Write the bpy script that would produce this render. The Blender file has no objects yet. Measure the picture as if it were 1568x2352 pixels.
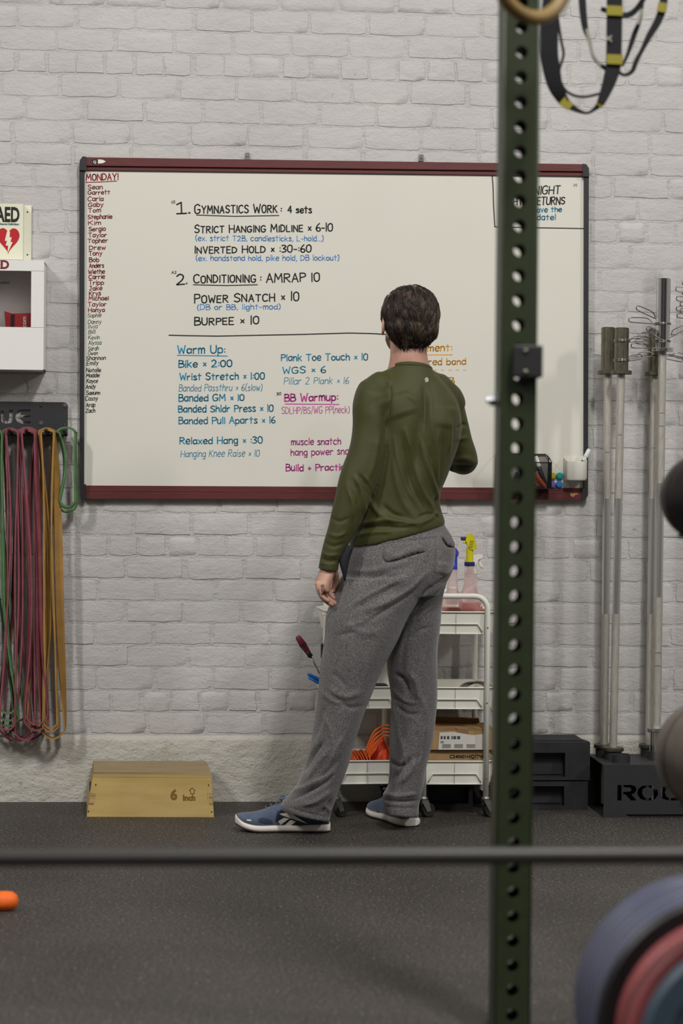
import bpy, bmesh, math, random
import numpy as np
from mathutils import Vector, Matrix
from mathutils.bvhtree import BVHTree
from mathutils.geometry import tessellate_polygon
R = math.radians
random.seed(7); rng = np.random.default_rng(7)
SC = bpy.context.scene; COL = SC.collection

# ---------------------------------------------------------------- camera
F = 4760.0                      # focal length in pixels of the 1568x2352 frame
PSI, ROLL, HZ = R(4.0), 0.0088, 56.0
DIST, HCAM = 7.47, 1.132
CAM = Vector((-DIST*math.sin(PSI), -DIST*math.cos(PSI), HCAM))
_p = math.atan(HZ/F)
_fw = Vector((math.sin(PSI)*math.cos(_p), math.cos(PSI)*math.cos(_p), -math.sin(_p)))
_r0 = Vector((math.cos(PSI), -math.sin(PSI), 0)); _u0 = _r0.cross(_fw)
_rt = _r0*math.cos(ROLL)+_u0*math.sin(ROLL); _up = _u0*math.cos(ROLL)-_r0*math.sin(ROLL)
cd = bpy.data.cameras.new('camera'); cam = bpy.data.objects.new('camera', cd); COL.objects.link(cam)
cam.matrix_world = Matrix(((_rt.x,_up.x,-_fw.x,CAM.x),(_rt.y,_up.y,-_fw.y,CAM.y),(_rt.z,_up.z,-_fw.z,CAM.z),(0,0,0,1)))
cd.sensor_fit = 'VERTICAL'; cd.sensor_height = 36.0; cd.sensor_width = 24.0; cd.lens = F/2352*36
cd.clip_end = 60; cd.dof.use_dof = True; cd.dof.focus_distance = 6.95; cd.dof.aperture_fstop = 2.5
SC.camera = cam
SC.view_settings.view_transform = 'Standard'; SC.view_settings.look = 'None'
SC.view_settings.gamma = 1; SC.view_settings.exposure = -0.66
SC.view_settings.use_curve_mapping = False
# ---------------------------------------------------------------- light
wd = bpy.data.worlds.new('world'); SC.world = wd; wd.use_nodes = True
wd.node_tree.nodes['Background'].inputs[0].default_value = (1.0, .985, .96, 1)
wd.node_tree.nodes['Background'].inputs[1].default_value = 0.10
def area(name, loc, target, sx, sy, power, color=(1, .965, .92)):
    l = bpy.data.lights.new(name, 'AREA'); l.shape = 'RECTANGLE'; l.size = sx; l.size_y = sy
    l.energy = power; l.color = color
    o = bpy.data.objects.new(name, l); COL.objects.link(o); o.location = loc
    o.rotation_euler = (Vector(target)-Vector(loc)).to_track_quat('-Z', 'Y').to_euler()
    return o
LC = (1, .985, .955)
for x, y, t, p in ((-5.0, -5.3, (-.6, 0, -1.5), 365), (.9, -5.3, (.5, 0, -1.5), 365), (6.4, -5.3, (1.2, 0, -1.5), 290)):
    area('ceiling_or_fill_lamp', (x, y, 5.9), t, .45, 1.2, p, LC)
for x, y in ((-3.2, -7.6), (2.6, -7.6), (-.3, -10.8)):
    area('ceiling_or_fill_lamp', (x, y, 6.0), (x, y+.3, 0), .5, 1.4, 120, LC)  # added fill lamps, unseen behind the camera, keeping the foreground floor bright

def P(u, v, Y):
    d = _fw + _rt*((u-784)/F) - _up*((v-1176)/F)
    return CAM + d*((Y-CAM.y)/d.y)
def G(u, v, z=0.0):
    d = _fw + _rt*((u-784)/F) - _up*((v-1176)/F)
    return CAM + d*((z-CAM.z)/d.z)
def proj(co):
    q = np.asarray(co, float)-np.array(CAM)
    dep = q@np.array(_fw)
    return 784+F*(q@np.array(_rt))/dep, 1176-F*(q@np.array(_up))/dep, dep

# ---------------------------------------------------------------- materials
def lin(h):
    if not isinstance(h, str): return tuple(h)
    h = h.lstrip('#'); o = []
    for i in (0, 2, 4):
        c = int(h[i:i+2], 16)/255; o.append(c/12.92 if c < .04045 else ((c+.055)/1.055)**2.4)
    return tuple(o)
MATS = {}
def mat(name, col, rough=.6, metal=0., vary=0., vscale=8., bump=0., bscale=60., trans=0., coat=0., sheen=0., alpha=1., col2=None, stretch=None, bdist=.002, ior=1.45, detail=4, vsharp=None):
    if name in MATS: return MATS[name]
    m = bpy.data.materials.new(name); m.use_nodes = True; nt = m.node_tree; N = nt.nodes; L = nt.links
    b = N['Principled BSDF']; c = lin(col)
    b.inputs['Base Color'].default_value = (*c, 1); b.inputs['Roughness'].default_value = rough
    b.inputs['Metallic'].default_value = metal; b.inputs['Transmission Weight'].default_value = trans
    b.inputs['Coat Weight'].default_value = coat; b.inputs['Sheen Weight'].default_value = sheen
    b.inputs['Alpha'].default_value = alpha; b.inputs['IOR'].default_value = ior
    g = N.new('ShaderNodeNewGeometry'); mp = N.new('ShaderNodeMapping')
    if stretch: mp.inputs['Scale'].default_value = stretch
    L.new(g.outputs['Position'], mp.inputs['Vector'])
    if vary > 0 or col2 is not None:
        n = N.new('ShaderNodeTexNoise'); n.inputs['Scale'].default_value = vscale; n.inputs['Detail'].default_value = detail
        L.new(mp.outputs[0], n.inputs['Vector'])
        r = N.new('ShaderNodeValToRGB')
        lo, hi = vsharp or (.3, .7)
        r.color_ramp.elements[0].position = lo; r.color_ramp.elements[1].position = hi
        c2 = lin(col2) if col2 is not None else tuple(x*(1+vary) for x in c)
        c1 = c if col2 is not None else tuple(x*(1-vary) for x in c)
        r.color_ramp.elements[0].color = (*c1, 1); r.color_ramp.elements[1].color = (*c2, 1)
        L.new(n.outputs['Fac'], r.inputs['Fac']); L.new(r.outputs['Color'], b.inputs['Base Color'])
    if bump > 0:
        n2 = N.new('ShaderNodeTexNoise'); n2.inputs['Scale'].default_value = bscale; n2.inputs['Detail'].default_value = 6
        L.new(mp.outputs[0], n2.inputs['Vector'])
        bp = N.new('ShaderNodeBump'); bp.inputs['Strength'].default_value = bump; bp.inputs['Distance'].default_value = bdist
        L.new(n2.outputs['Fac'], bp.inputs['Height']); L.new(bp.outputs[0], b.inputs['Normal'])
    MATS[name] = m; return m

def wall_mat(name, c1, c2, stain, stain_amt, bstr):
    m = bpy.data.materials.new(name); m.use_nodes = True; nt = m.node_tree; N = nt.nodes; L = nt.links
    b = N['Principled BSDF']; b.inputs['Roughness'].default_value = .62
    g = N.new('ShaderNodeNewGeometry')
    def noise(s, d=5, st=None, rough=.6):
        n = N.new('ShaderNodeTexNoise'); n.inputs['Scale'].default_value = s; n.inputs['Detail'].default_value = d
        n.inputs['Roughness'].default_value = rough
        if st:
            mp = N.new('ShaderNodeMapping'); mp.inputs['Scale'].default_value = st
            L.new(g.outputs['Position'], mp.inputs['Vector']); L.new(mp.outputs[0], n.inputs['Vector'])
        else: L.new(g.outputs['Position'], n.inputs['Vector'])
        return n
    def ramp(n, lo, hi, a, z):
        r = N.new('ShaderNodeValToRGB'); r.color_ramp.elements[0].position = lo; r.color_ramp.elements[1].position = hi
        r.color_ramp.elements[0].color = (*lin(a), 1); r.color_ramp.elements[1].color = (*lin(z), 1)
        L.new(n.outputs['Fac'], r.inputs['Fac']); return r
    base = ramp(noise(3.5, 6), .35, .65, c1, c2)
    st = ramp(noise(9, 8, None, .7), .56, .72, (0, 0, 0), (1, 1, 1))
    mx = N.new('ShaderNodeMixRGB'); mul = N.new('ShaderNodeMath'); mul.operation = 'MULTIPLY'; mul.inputs[1].default_value = stain_amt
    L.new(st.outputs[0], mul.inputs[0]); L.new(mul.outputs[0], mx.inputs[0]); L.new(base.outputs[0], mx.inputs[1])
    mx.inputs[2].default_value = (*lin(stain), 1)
    # chips: rare small dark specks
    ch = ramp(noise(38, 3), .70, .74, (0, 0, 0), (.55, .55, .55))
    mx2 = N.new('ShaderNodeMixRGB'); L.new(ch.outputs[0], mx2.inputs[0]); L.new(mx.outputs[0], mx2.inputs[1]); mx2.inputs[2].default_value = (*lin('#77736e'), 1)
    L.new(mx2.outputs[0], b.inputs['Base Color'])
    n1 = noise(16, 8, (1, 1, 1.7), .62); n2 = noise(110, 5, None, .6)
    ad = N.new('ShaderNodeMath'); ad.operation = 'MULTIPLY_ADD'; ad.inputs[1].default_value = .30
    L.new(n2.outputs['Fac'], ad.inputs[0]); L.new(n1.outputs['Fac'], ad.inputs[2])
    # sparse cracks and ridges
    n3 = noise(7, 3, (.9, 1, 1.9), .5); ab = N.new('ShaderNodeMath'); ab.operation = 'SUBTRACT'; ab.inputs[1].default_value = .5
    L.new(n3.outputs['Fac'], ab.inputs[0]); a2 = N.new('ShaderNodeMath'); a2.operation = 'ABSOLUTE'; L.new(ab.outputs[0], a2.inputs[0])
    r3 = N.new('ShaderNodeMapRange'); r3.inputs['From Min'].default_value = 0; r3.inputs['From Max'].default_value = .012
    r3.inputs['To Min'].default_value = -.07; r3.inputs['To Max'].default_value = 0; L.new(a2.outputs[0], r3.inputs['Value'])
    sm = N.new('ShaderNodeMath'); sm.operation = 'ADD'; L.new(ad.outputs[0], sm.inputs[0]); L.new(r3.outputs[0], sm.inputs[1])
    bp = N.new('ShaderNodeBump'); bp.inputs['Strength'].default_value = bstr; bp.inputs['Distance'].default_value = .012
    L.new(sm.outputs[0], bp.inputs['Height']); L.new(bp.outputs[0], b.inputs['Normal'])
    return m

# ---------------------------------------------------------------- mesh helpers
class MB:
    def __init__(s): s.v = []; s.f = []; s.mi = []; s.cur = 0
    def add(s, vs, fs, T=None):
        o = len(s.v)
        s.v += [tuple(T@Vector(p)) if T else tuple(p) for p in vs]
        s.f += [tuple(i+o for i in f) for f in fs]; s.mi += [s.cur]*len(fs); return s
    def box(s, c, d, T=None, bev=0.0):
        x, y, z = d[0]/2, d[1]/2, d[2]/2; bm = bmesh.new()
        bmesh.ops.create_cube(bm, size=1)
        for w in bm.verts: w.co = Vector((w.co.x*2*x+c[0], w.co.y*2*y+c[1], w.co.z*2*z+c[2]))
        if bev: bmesh.ops.bevel(bm, geom=bm.edges[:], offset=bev, segments=2, affect='EDGES', profile=.5)
        bm.verts.index_update(); s.add([w.co.copy() for w in bm.verts], [[w.index for w in f.verts] for f in bm.faces], T); bm.free(); return s
    def tube(s, pts, r, n=8, closed=False, T=None, cap=True, flat=None):
        pts = [Vector(p) for p in pts]; m = len(pts)
        rs = r if isinstance(r, (list, tuple)) else [r]*m
        vs = []; nrm = None
        for i, p in enumerate(pts):
            a = pts[(i-1) % m] if (i > 0 or closed) else p; b = pts[(i+1) % m] if (i < m-1 or closed) else p
            t = (b-a).normalized() if (b-a).length > 1e-9 else Vector((0, 0, 1))
            if nrm is None:
                nrm = t.orthogonal().normalized() if abs(t.y) > .9 else (Vector((0, 1, 0))-t*t.y).normalized()
            else:
                nrm = (nrm-t*nrm.dot(t)); nrm = nrm.normalized() if nrm.length > 1e-6 else t.orthogonal().normalized()
            bn = t.cross(nrm)
            for k in range(n):
                an = 2*math.pi*k/n
                vs.append(p+nrm*(math.cos(an)*rs[i])+bn*(math.sin(an)*rs[i]*(flat or 1)))
        fs = []
        for i in range(m if closed else m-1):
            j = (i+1) % m
            for k in range(n):
                k2 = (k+1) % n; fs.append((i*n+k, i*n+k2, j*n+k2, j*n+k))
        if cap and not closed: fs += [tuple(range(n))[::-1], tuple((m-1)*n+k for k in range(n))]
        return s.add(vs, fs, T)
    def rod(s, a, b, r, n=12, T=None): return s.tube([a, b], r, n, T=T)
    def lathe(s, prof, c=(0, 0, 0), n=24, T=None, axis='Z'):
        vs = []; fs = []; m = len(prof)
        for r, z in prof:
            for k in range(n):
                a = 2*math.pi*k/n; x, y = r*math.cos(a), r*math.sin(a)
                q = (x, y, z) if axis == 'Z' else ((x, z, y) if axis == 'Y' else (z, x, y))
                vs.append((q[0]+c[0], q[1]+c[1], q[2]+c[2]))
        for i in range(m-1):
            for k in range(n):
                k2 = (k+1) % n; q = (i*n+k, i*n+k2, (i+1)*n+k2, (i+1)*n+k); fs.append(q)
        if prof[0][0] > 1e-5: fs.append(tuple(range(n))[::-1])
        if prof[-1][0] > 1e-5: fs.append(tuple((m-1)*n+k for k in range(n)))
        return s.add(vs, fs, T)
    def hexa(s, a, b):   # two quads (lists of 4 points) joined
        return s.add(list(a)+list(b), [(0, 1, 2, 3), (7, 6, 5, 4), (0, 4, 5, 1), (1, 5, 6, 2), (2, 6, 7, 3), (3, 7, 4, 0)])
    def pbox(s, q, Y0, Y1, Yref=None):  # px quad extruded from plane Y0 to Y1, sized at Yref
        pr = [P(u, v, Y0 if Yref is None else Yref) for u, v in q]
        return s.hexa([Vector((p.x, Y0, p.z)) for p in pr], [Vector((p.x, Y1, p.z)) for p in pr])
    def prism(s, poly, axis_y0, axis_y1):  # poly [(x,z)] extruded along y
        n = len(poly); vs = [(x, axis_y0, z) for x, z in poly]+[(x, axis_y1, z) for x, z in poly]
        tri = tessellate_polygon([[Vector((x, z, 0)) for x, z in poly]])
        fs = [tuple(t) for t in tri]+[tuple(i+n for i in t[::-1]) for t in tri]
        fs += [(i, (i+1) % n, (i+1) % n+n, i+n) for i in range(n)]
        return s.add(vs, fs)
    def ell(s, c, r, T=None, n=20, m=12):
        vs = []; fs = []
        for i in range(1, m):
            th = math.pi*i/m
            for k in range(n):
                a = 2*math.pi*k/n; vs.append((c[0]+r[0]*math.sin(th)*math.cos(a), c[1]+r[1]*math.sin(th)*math.sin(a), c[2]+r[2]*math.cos(th)))
        o = len(vs); vs += [(c[0], c[1], c[2]+r[2]), (c[0], c[1], c[2]-r[2])]
        for i in range(m-2):
            for k in range(n):
                k2 = (k+1) % n; fs.append((i*n+k, (i+1)*n+k, (i+1)*n+k2, i*n+k2))
        for k in range(n):
            k2 = (k+1) % n; fs.append((o, k, k2)); fs.append((o+1, (m-2)*n+k2, (m-2)*n+k))
        return s.add(vs, fs, T)
    def loft(s, rings, n=28, e=1.0, T=None):
        """rings: (center, a, b) half axes; superellipse exponent e"""
        vs = []; fs = []; m = len(rings)
        for c, a, b in rings:
            c, a, b = Vector(c), Vector(a), Vector(b)
            for k in range(n):
                t = 2*math.pi*k/n; ct, st = math.cos(t), math.sin(t)
                vs.append(c+a*(math.copysign(abs(ct)**e, ct))+b*(math.copysign(abs(st)**e, st)))
        for i in range(m-1):
            for k in range(n):
                k2 = (k+1) % n; fs.append((i*n+k, i*n+k2, (i+1)*n+k2, (i+1)*n+k))
        fs += [tuple(range(n))[::-1], tuple((m-1)*n+k for k in range(n))]
        return s.add(vs, fs, T)
    def mesh(s, name, mats, smooth=False, angle=None, fixn=True):
        me = bpy.data.meshes.new(name); me.from_pydata(s.v, [], s.f)
        if not isinstance(mats, (list, tuple)): mats = [mats]
        for m in mats:
            if m: me.materials.append(m)
        if len(mats) > 1: me.polygons.foreach_set('material_index', s.mi)
        if fixn:
            bm = bmesh.new(); bm.from_mesh(me); bmesh.ops.recalc_face_normals(bm, faces=bm.faces[:]); bm.to_mesh(me); bm.free()
        if smooth:
            me.polygons.foreach_set('use_smooth', [True]*len(me.polygons))
            if angle: me.set_sharp_from_angle(angle=R(angle))
        me.update(); return me
    def build(s, name, mats, parent=None, smooth=False, angle=None, T=None, fixn=True):
        return link(name, s.mesh(name, mats, smooth, angle, fixn), parent, T)
def link(name, me, parent=None, T=None):
    o = bpy.data.objects.new(name, me); COL.objects.link(o)
    if parent: o.parent = parent
    if T is not None: o.matrix_local = T
    return o
def tag(o, label=None, cat=None, group=None, kind=None):
    if label: o['label'] = label
    if cat: o['category'] = cat
    if group: o['group'] = group
    if kind: o['kind'] = kind
    return o
def thing(name, label, cat, loc=(0, 0, 0), rz=0.0, group=None):
    o = bpy.data.objects.new(name, None); COL.objects.link(o); o.location = loc; o.rotation_euler = (0, 0, rz)
    o.empty_display_size = .05
    return tag(o, label, cat, group)
def dup(root, loc=None, rz=None, label=None, group=None):
    r = root.copy(); COL.objects.link(r)
    if loc is not None: r.location = loc
    if rz is not None: r.rotation_euler = (0, 0, rz)
    if label: r['label'] = label
    if group: r['group'] = group
    for ch in list(root.children):
        c = ch.copy(); COL.objects.link(c); c.parent = r
        for g in list(ch.children):
            d = g.copy(); COL.objects.link(d); d.parent = c
    return r
def ismooth(me): me.polygons.foreach_set('use_smooth', [True]*len(me.polygons))
def evalmesh(o, name):
    dg = bpy.context.evaluated_depsgraph_get(); dg.update()
    me = bpy.data.meshes.new_from_object(o.evaluated_get(dg)); me.name = name; return me
def remesh(mb, name, mats, vox, smooth_it=4, parent=None):
    me = mb.mesh(name, mats); o = link(name, me)
    m = o.modifiers.new('r', 'REMESH'); m.mode = 'VOXEL'; m.voxel_size = vox; m.use_smooth_shade = True
    if smooth_it:
        s = o.modifiers.new('s', 'SMOOTH'); s.factor = .5; s.iterations = smooth_it
    me2 = evalmesh(o, name); me2.materials.clear()
    for mm in (mats if isinstance(mats, (list, tuple)) else [mats]): me2.materials.append(mm)
    o.modifiers.clear(); o.data = me2; bpy.data.meshes.remove(me)
    ismooth(me2)
    if parent: o.parent = parent
    return o
XZ = Matrix(((1, 0, 0, 0), (0, 0, -1, 0), (0, 1, 0, 0), (0, 0, 0, 1)))   # local x->X, y->Z, z->-Y
def place(p, sx=1, rot=0): return Matrix.Translation(p)@XZ@Matrix.Rotation(rot, 4, 'Z')@Matrix.Diagonal((sx, 1, 1, 1))
def cutplate(name, loops, depth, m, parent=None, T=None):
    cu = bpy.data.curves.new(name, 'CURVE'); cu.dimensions = '2D'; cu.fill_mode = 'BOTH'; cu.extrude = depth/2
    for lp in loops:
        sp = cu.splines.new('POLY'); sp.points.add(len(lp)-1)
        for i, (x, y) in enumerate(lp): sp.points[i].co = (x, y, 0, 1)
        sp.use_cyclic_u = True
    o = bpy.data.objects.new(name, cu); COL.objects.link(o); me = evalmesh(o, name)
    bpy.data.objects.remove(o); bpy.data.curves.remove(cu)
    me.materials.clear(); me.materials.append(m)
    return link(name, me, parent, T)
def printed(name, s, size, m, parent, T, bold=0.0, ext=.0002, align='LEFT'):
    cu = bpy.data.curves.new(name, 'FONT'); cu.body = s; cu.size = size; cu.extrude = ext; cu.offset = bold; cu.align_x = align
    cu.resolution_u = 3
    o = bpy.data.objects.new(name, cu); COL.objects.link(o); me = evalmesh(o, name)
    bpy.data.objects.remove(o); bpy.data.curves.remove(cu)
    me.materials.clear(); me.materials.append(m)
    return link(name, me, parent, T)
def catmull(pts, k=6, closed=False):
    pts = [Vector(p) for p in pts]; n = len(pts); out = []
    if n < 3 and not closed: return pts
    for i in range(n if closed else n-1):
        g = (lambda j: pts[j % n]) if closed else (lambda j: pts[min(max(j, 0), n-1)])
        a, b, c, d = g(i-1), g(i), g(i+1), g(i+2)
        for t in range(k):
            s = t/k; out.append(.5*((2*b)+(-a+c)*s+(2*a-5*b+4*c-d)*s*s+(-a+3*b-3*c+d)*s**3))
    if not closed: out.append(pts[-1])
    return out
def circ(cx, cy, r, n=20): return [(cx+r*math.cos(2*math.pi*i/n), cy+r*math.sin(2*math.pi*i/n)) for i in range(n)]
# ================================================================ room shell
M_brick = wall_mat('painted_brick', '#b9b5b3', '#c1bebb', '#b4b0a4', .35, .48)
M_mortar = wall_mat('painted_mortar', '#b7b4b2', '#bfbcb9', '#b0aca1', .35, .8)
M_plinth = wall_mat('painted_plinth', '#bdb9ae', '#c6c2ba', '#a39c86', .55, .95)
LV = [1687,1636,1586,1532,1482,1431,1381,1331,1279,1230,1178,1125,1073,1020,967,911,859,806,754,703,654,600,541,489,436,384,334,282,228,174,122,70,18,-34,-86]
LZ = [P(300, v, 0).z for v in LV]
while LZ[-1] < 3.3: LZ.append(LZ[-1]+.0812)
wall = MB(); XL, XR, ZT = -3.4, 3.6, LZ[-1]
WX0, WX1, WZ, WY = -8.0, 8.5, 6.3, -13.0
wall.add([(WX0, 0, -.02), (WX1, 0, -.02), (WX1, 0, WZ), (WX0, 0, WZ), (WX0, .3, -.02), (WX1, .3, -.02), (WX1, .3, WZ), (WX0, .3, WZ)],
         [(0, 1, 2, 3), (7, 6, 5, 4), (0, 4, 5, 1), (1, 5, 6, 2), (2, 6, 7, 3), (3, 7, 4, 0)])
wall_back = tag(wall.build('wall_back', M_mortar), 'white painted brick wall behind the board', kind='structure')
# concrete plinth under the bricks
pl = MB(); nx, nz = 150, 12; zt = LZ[0]-.004
for j in range(nz+1):
    for i in range(nx+1):
        e = math.sin(i*1.7)*.6+math.sin(i*.61+j)*.8+random.uniform(-.6, .6)
        pl.v.append((XL+(XR-XL)*i/nx, -.0035-.0012*e - (.004 if j < nz else 0), zt*j/nz+(random.uniform(-.002, .002) if j == nz else 0)))
for j in range(nz):
    for i in range(nx):
        a = j*(nx+1)+i; pl.f.append((a, a+1, a+nx+2, a+nx+1)); pl.mi.append(0)
o_ = len(pl.v)
pl.add([(XL, 0, zt), (XR, 0, zt)], [])
pl.f.append(tuple([nz*(nx+1)+i for i in range(nx+1)]+[o_+1, o_])); pl.mi.append(0)
pl.build('plinth', M_plinth, wall_back, smooth=True, fixn=False)
# bricks
def brick_variant(L, H, seed):
    r = random.Random(seed); b = MB(); nx = max(4, int(L/.030)); nz = 3; vs = []; fs = []
    def edge(i, j):
        x = -L/2+L*i/nx; z = -H/2+H*j/nz
        if i == 0: x += r.uniform(-.001, .0055)
        if i == nx: x -= r.uniform(-.001, .0055)
        if j == 0: z += r.uniform(-.001, .0035)
        if j == nz: z -= r.uniform(-.001, .003)
        if i in (0, nx) and j in (0, nz): x *= .975; z *= .93
        return x, z
    pr = r.uniform(.0030, .0046)
    front = {}; 
    for j in range(nz+1):
        for i in range(nx+1):
            x, z = edge(i, j); rim = i in (0, nx) or j in (0, nz)
            front[i, j] = len(vs); vs.append((x, -(pr*(.62 if rim else 1)+r.uniform(-.0006, .0006)), z))
    for j in range(nz):
        for i in range(nx): fs.append((front[i, j], front[i+1, j], front[i+1, j+1], front[i, j+1]))
    ring = [(i, 0) for i in range(nx)]+[(nx, j) for j in range(nz)]+[(i, nz) for i in range(nx, 0, -1)]+[(0, j) for j in range(nz, 0, -1)]
    base = []
    for (i, j) in ring:
        x, y, z = vs[front[i, j]]; base.append(len(vs)); vs.append((x*1.0+math.copysign(.0018, x), .001, z+math.copysign(.0018, z)))
    n = len(ring)
    for k in range(n):
        a, c = ring[k], ring[(k+1) % n]; fs.append((front[a], base[k], base[(k+1) % n], front[c]))
    b.add(vs, fs); return b
BH = .066
STR = [brick_variant(.2000, BH, 10+i) for i in range(9)]; HDR = [brick_variant(.0965, BH, 50+i) for i in range(7)]
STRM = [b.mesh('brick', M_brick, smooth=True, angle=50) for b in STR]; HDRM = [b.mesh('brick', M_brick, smooth=True, angle=50) for b in HDR]
PH = {0: 340, 1: 325, 2: 355, 3: 296, 4: 352, 5: 287, 6: 361, 7: 291, 8: 317, 9: 306, 15: 330, 22: 1419, 23: 1466, 24: 1407, 21: 1447, 20: 1378, 19: 1440,
      26: 300, 27: 330, 28: 275, 29: 310, 30: 265, 31: 310, 32: 240}
singles = []; rest = MB()
for k in range(len(LZ)-1):
    z0, z1 = LZ[k], LZ[k+1]; zc = (z0+z1)/2; hh = (z1-z0)
    hdr = k % 7 == 1; pit = .1045 if hdr else .2085
    vm = LV[k] if k < len(LV) else -100
    ph = P(PH[k], vm-25, 0).x if k in PH else (P(300, vm, 0).x+(0 if k % 2 else pit/2))
    i0 = int((XL-ph)/pit)+1; i1 = int((XR-ph)/pit)-1
    x = ph+i0*pit
    for i in range(i0, i1):
        xa = ph+i*pit+random.uniform(-.004, .004); xc = xa+pit/2
        T = Matrix.Translation((xc, -random.uniform(0, .0012), zc+random.uniform(-.0012, .0012)))@Matrix.Rotation(random.uniform(-.006, .006), 4, 'Y')@Matrix.Diagonal((random.choice((1, 1, -1)), 1, (hh-.011)/BH, 1))
        T = Matrix.Translation((xc, 0, zc+random.uniform(-.0012, .0012)))@Matrix.Rotation(random.uniform(-.007, .007), 4, 'Y')@Matrix.Diagonal((1, random.uniform(.45, 1.15), (hh-.0095)/BH, 1))
        u, v, _ = proj([(xc, 0, zc)]); u, v = u[0], v[0]
        inf = -20 < u < 1588 and 10 < v < 1700
        hid = 250 < u < 1290 and 410 < v < 1100
        post = 1150 < u < 1225
        singles.append(((0 if inf and not hid else 1)+(.5 if post or (hdr and u > 60) else 0)+random.random()*.01, T, hdr, random.randrange(7)))
singles.sort(key=lambda t: t[0])
for n_, (s_, T, hdr, q) in enumerate(singles):
    if n_ < 300: link('brick', (HDRM if hdr else STRM)[q], wall_back, T)
    else:
        b = (HDR if hdr else STR)[q]; rest.add(b.v, b.f, T)
tag(rest.build('brickwork', M_brick, wall_back, smooth=True, angle=50), kind='stuff')
print('bricks in frame', sum(1 for s in singles if s[0] < 1))
# floor
def floor_mat():
    m = bpy.data.materials.new('rubber_floor'); m.use_nodes = True; nt = m.node_tree; N = nt.nodes; L = nt.links
    b = N['Principled BSDF']; b.inputs['Roughness'].default_value = .6; b.inputs['Specular IOR Level'].default_value = .5
    g = N.new('ShaderNodeNewGeometry')
    def nz(s, d, lo, hi, a, z):
        n = N.new('ShaderNodeTexNoise'); n.inputs['Scale'].default_value = s; n.inputs['Detail'].default_value = d; L.new(g.outputs['Position'], n.inputs['Vector'])
        r = N.new('ShaderNodeValToRGB'); r.color_ramp.elements[0].position = lo; r.color_ramp.elements[1].position = hi
        r.color_ramp.elements[0].color = (*lin(a), 1); r.color_ramp.elements[1].color = (*lin(z), 1); L.new(n.outputs['Fac'], r.inputs['Fac']); return r, n
    base, _ = nz(1.6, 5, .3, .75, '#302c29', '#403c37')
    grain, gn = nz(130, 5, .38, .62, (.3, .3, .3), (1.8, 1.8, 1.8))
    fl, _ = nz(110, 2, .645, .69, (0, 0, 0), (1, 1, 1))
    m1 = N.new('ShaderNodeMixRGB'); m1.blend_type = 'MULTIPLY'; m1.inputs[0].default_value = 1
    L.new(base.outputs[0], m1.inputs[1]); L.new(grain.outputs[0], m1.inputs[2])
    m2 = N.new('ShaderNodeMixRGB'); L.new(fl.outputs[0], m2.inputs[0]); L.new(m1.outputs[0], m2.inputs[1]); m2.inputs[2].default_value = (*lin('#857e75'), 1)
    L.new(m2.outputs[0], b.inputs['Base Color'])
    bp = N.new('ShaderNodeBump'); bp.inputs['Strength'].default_value = .5; bp.inputs['Distance'].default_value = .002
    L.new(gn.outputs['Fac'], bp.inputs['Height']); L.new(bp.outputs[0], b.inputs['Normal']); return m
fb = MB(); fb.add([(WX0, .3, 0), (WX1, .3, 0), (WX1, WY, 0), (WX0, WY, 0), (WX0, .3, -.1), (WX1, .3, -.1), (WX1, WY, -.1), (WX0, WY, -.1)],
                  [(0, 1, 2, 3), (7, 6, 5, 4), (0, 4, 5, 1), (1, 5, 6, 2), (2, 6, 7, 3), (3, 7, 4, 0)])
tag(fb.build('floor', floor_mat()), 'black speckled rubber gym floor', kind='structure')

M_room = mat('room_paint', '#bdbbb8', .8, vary=.1, vscale=1.2); M_roomd = mat('room_dark', '#6f6d6a', .8)
for nm, c, d, m in (('wall_left', (WX0-.1, WY/2, WZ/2), (.2, -WY, WZ), M_room), ('wall_right', (WX1+.1, WY/2, WZ/2), (.2, -WY, WZ), M_room), ('wall_front', (0, WY-.1, WZ/2), (WX1-WX0+.4, .2, WZ), M_roomd), ('ceiling', (0, WY/2+.05, WZ+.1), (WX1-WX0+.4, -WY+.5, .2), M_roomd)):
    b = MB(); b.box(c, d); tag(b.build(nm, m), kind='structure')
# ================================================================ whiteboard
M_black = mat('black_plastic', '#2b2a2c', .45, bump=.1, bscale=300)
M_maroon = mat('maroon_rail', '#5e2c2c', .42, vary=.12, vscale=14, stretch=(1, 1, 12))
M_board = mat('whiteboard_enamel', '#dad7cc', .28, vary=.015, vscale=3, coat=.15)
M_white = mat('white_plastic', '#e6e3d8', .45)
M_offw = mat('painted_steel_white', '#eceadf', .38, vary=.03, vscale=20)
M_chrome = mat('bright_steel', '#c9c9c9', .22, 1.0)
M_zinc = mat('zinc_steel', '#8f8f8f', .38, 1.0, vary=.15, vscale=60)
wb = thing('whiteboard', 'large whiteboard in a maroon and black frame covered with a handwritten workout', 'whiteboard', P(767, 1146, 0))
wb.location = (0, 0, 0)
b = MB(); b.pbox([(190, 385), (1345, 400), (1343, 1128), (190, 1122)], -.016, -.006); panel = b.build('panel', M_board, wb)
for nm, q1, q2 in (('top_rail', [(196, 361), (1339, 377), (1339, 393), (196, 380)], [(196, 380), (1339, 394), (1339, 404), (196, 390)]),
                   ('bottom_rail', [(196, 1127), (1337, 1132), (1337, 1148), (196, 1145)], [(196, 1115), (1337, 1121), (1337, 1131), (196, 1126)])):
    b = MB(); b.pbox(q1, -.030, 0, -.03); b.pbox(q2, -.024, 0, -.024)
    e = q1[3] if nm == 'top_rail' else q1[0]; e2 = q1[2] if nm == 'top_rail' else q1[1]
    b.rod(P(e[0], e[1], -.03), P(e2[0], e2[1], -.03), .0016, 6)
    b.build(nm, M_maroon, wb)
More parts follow.
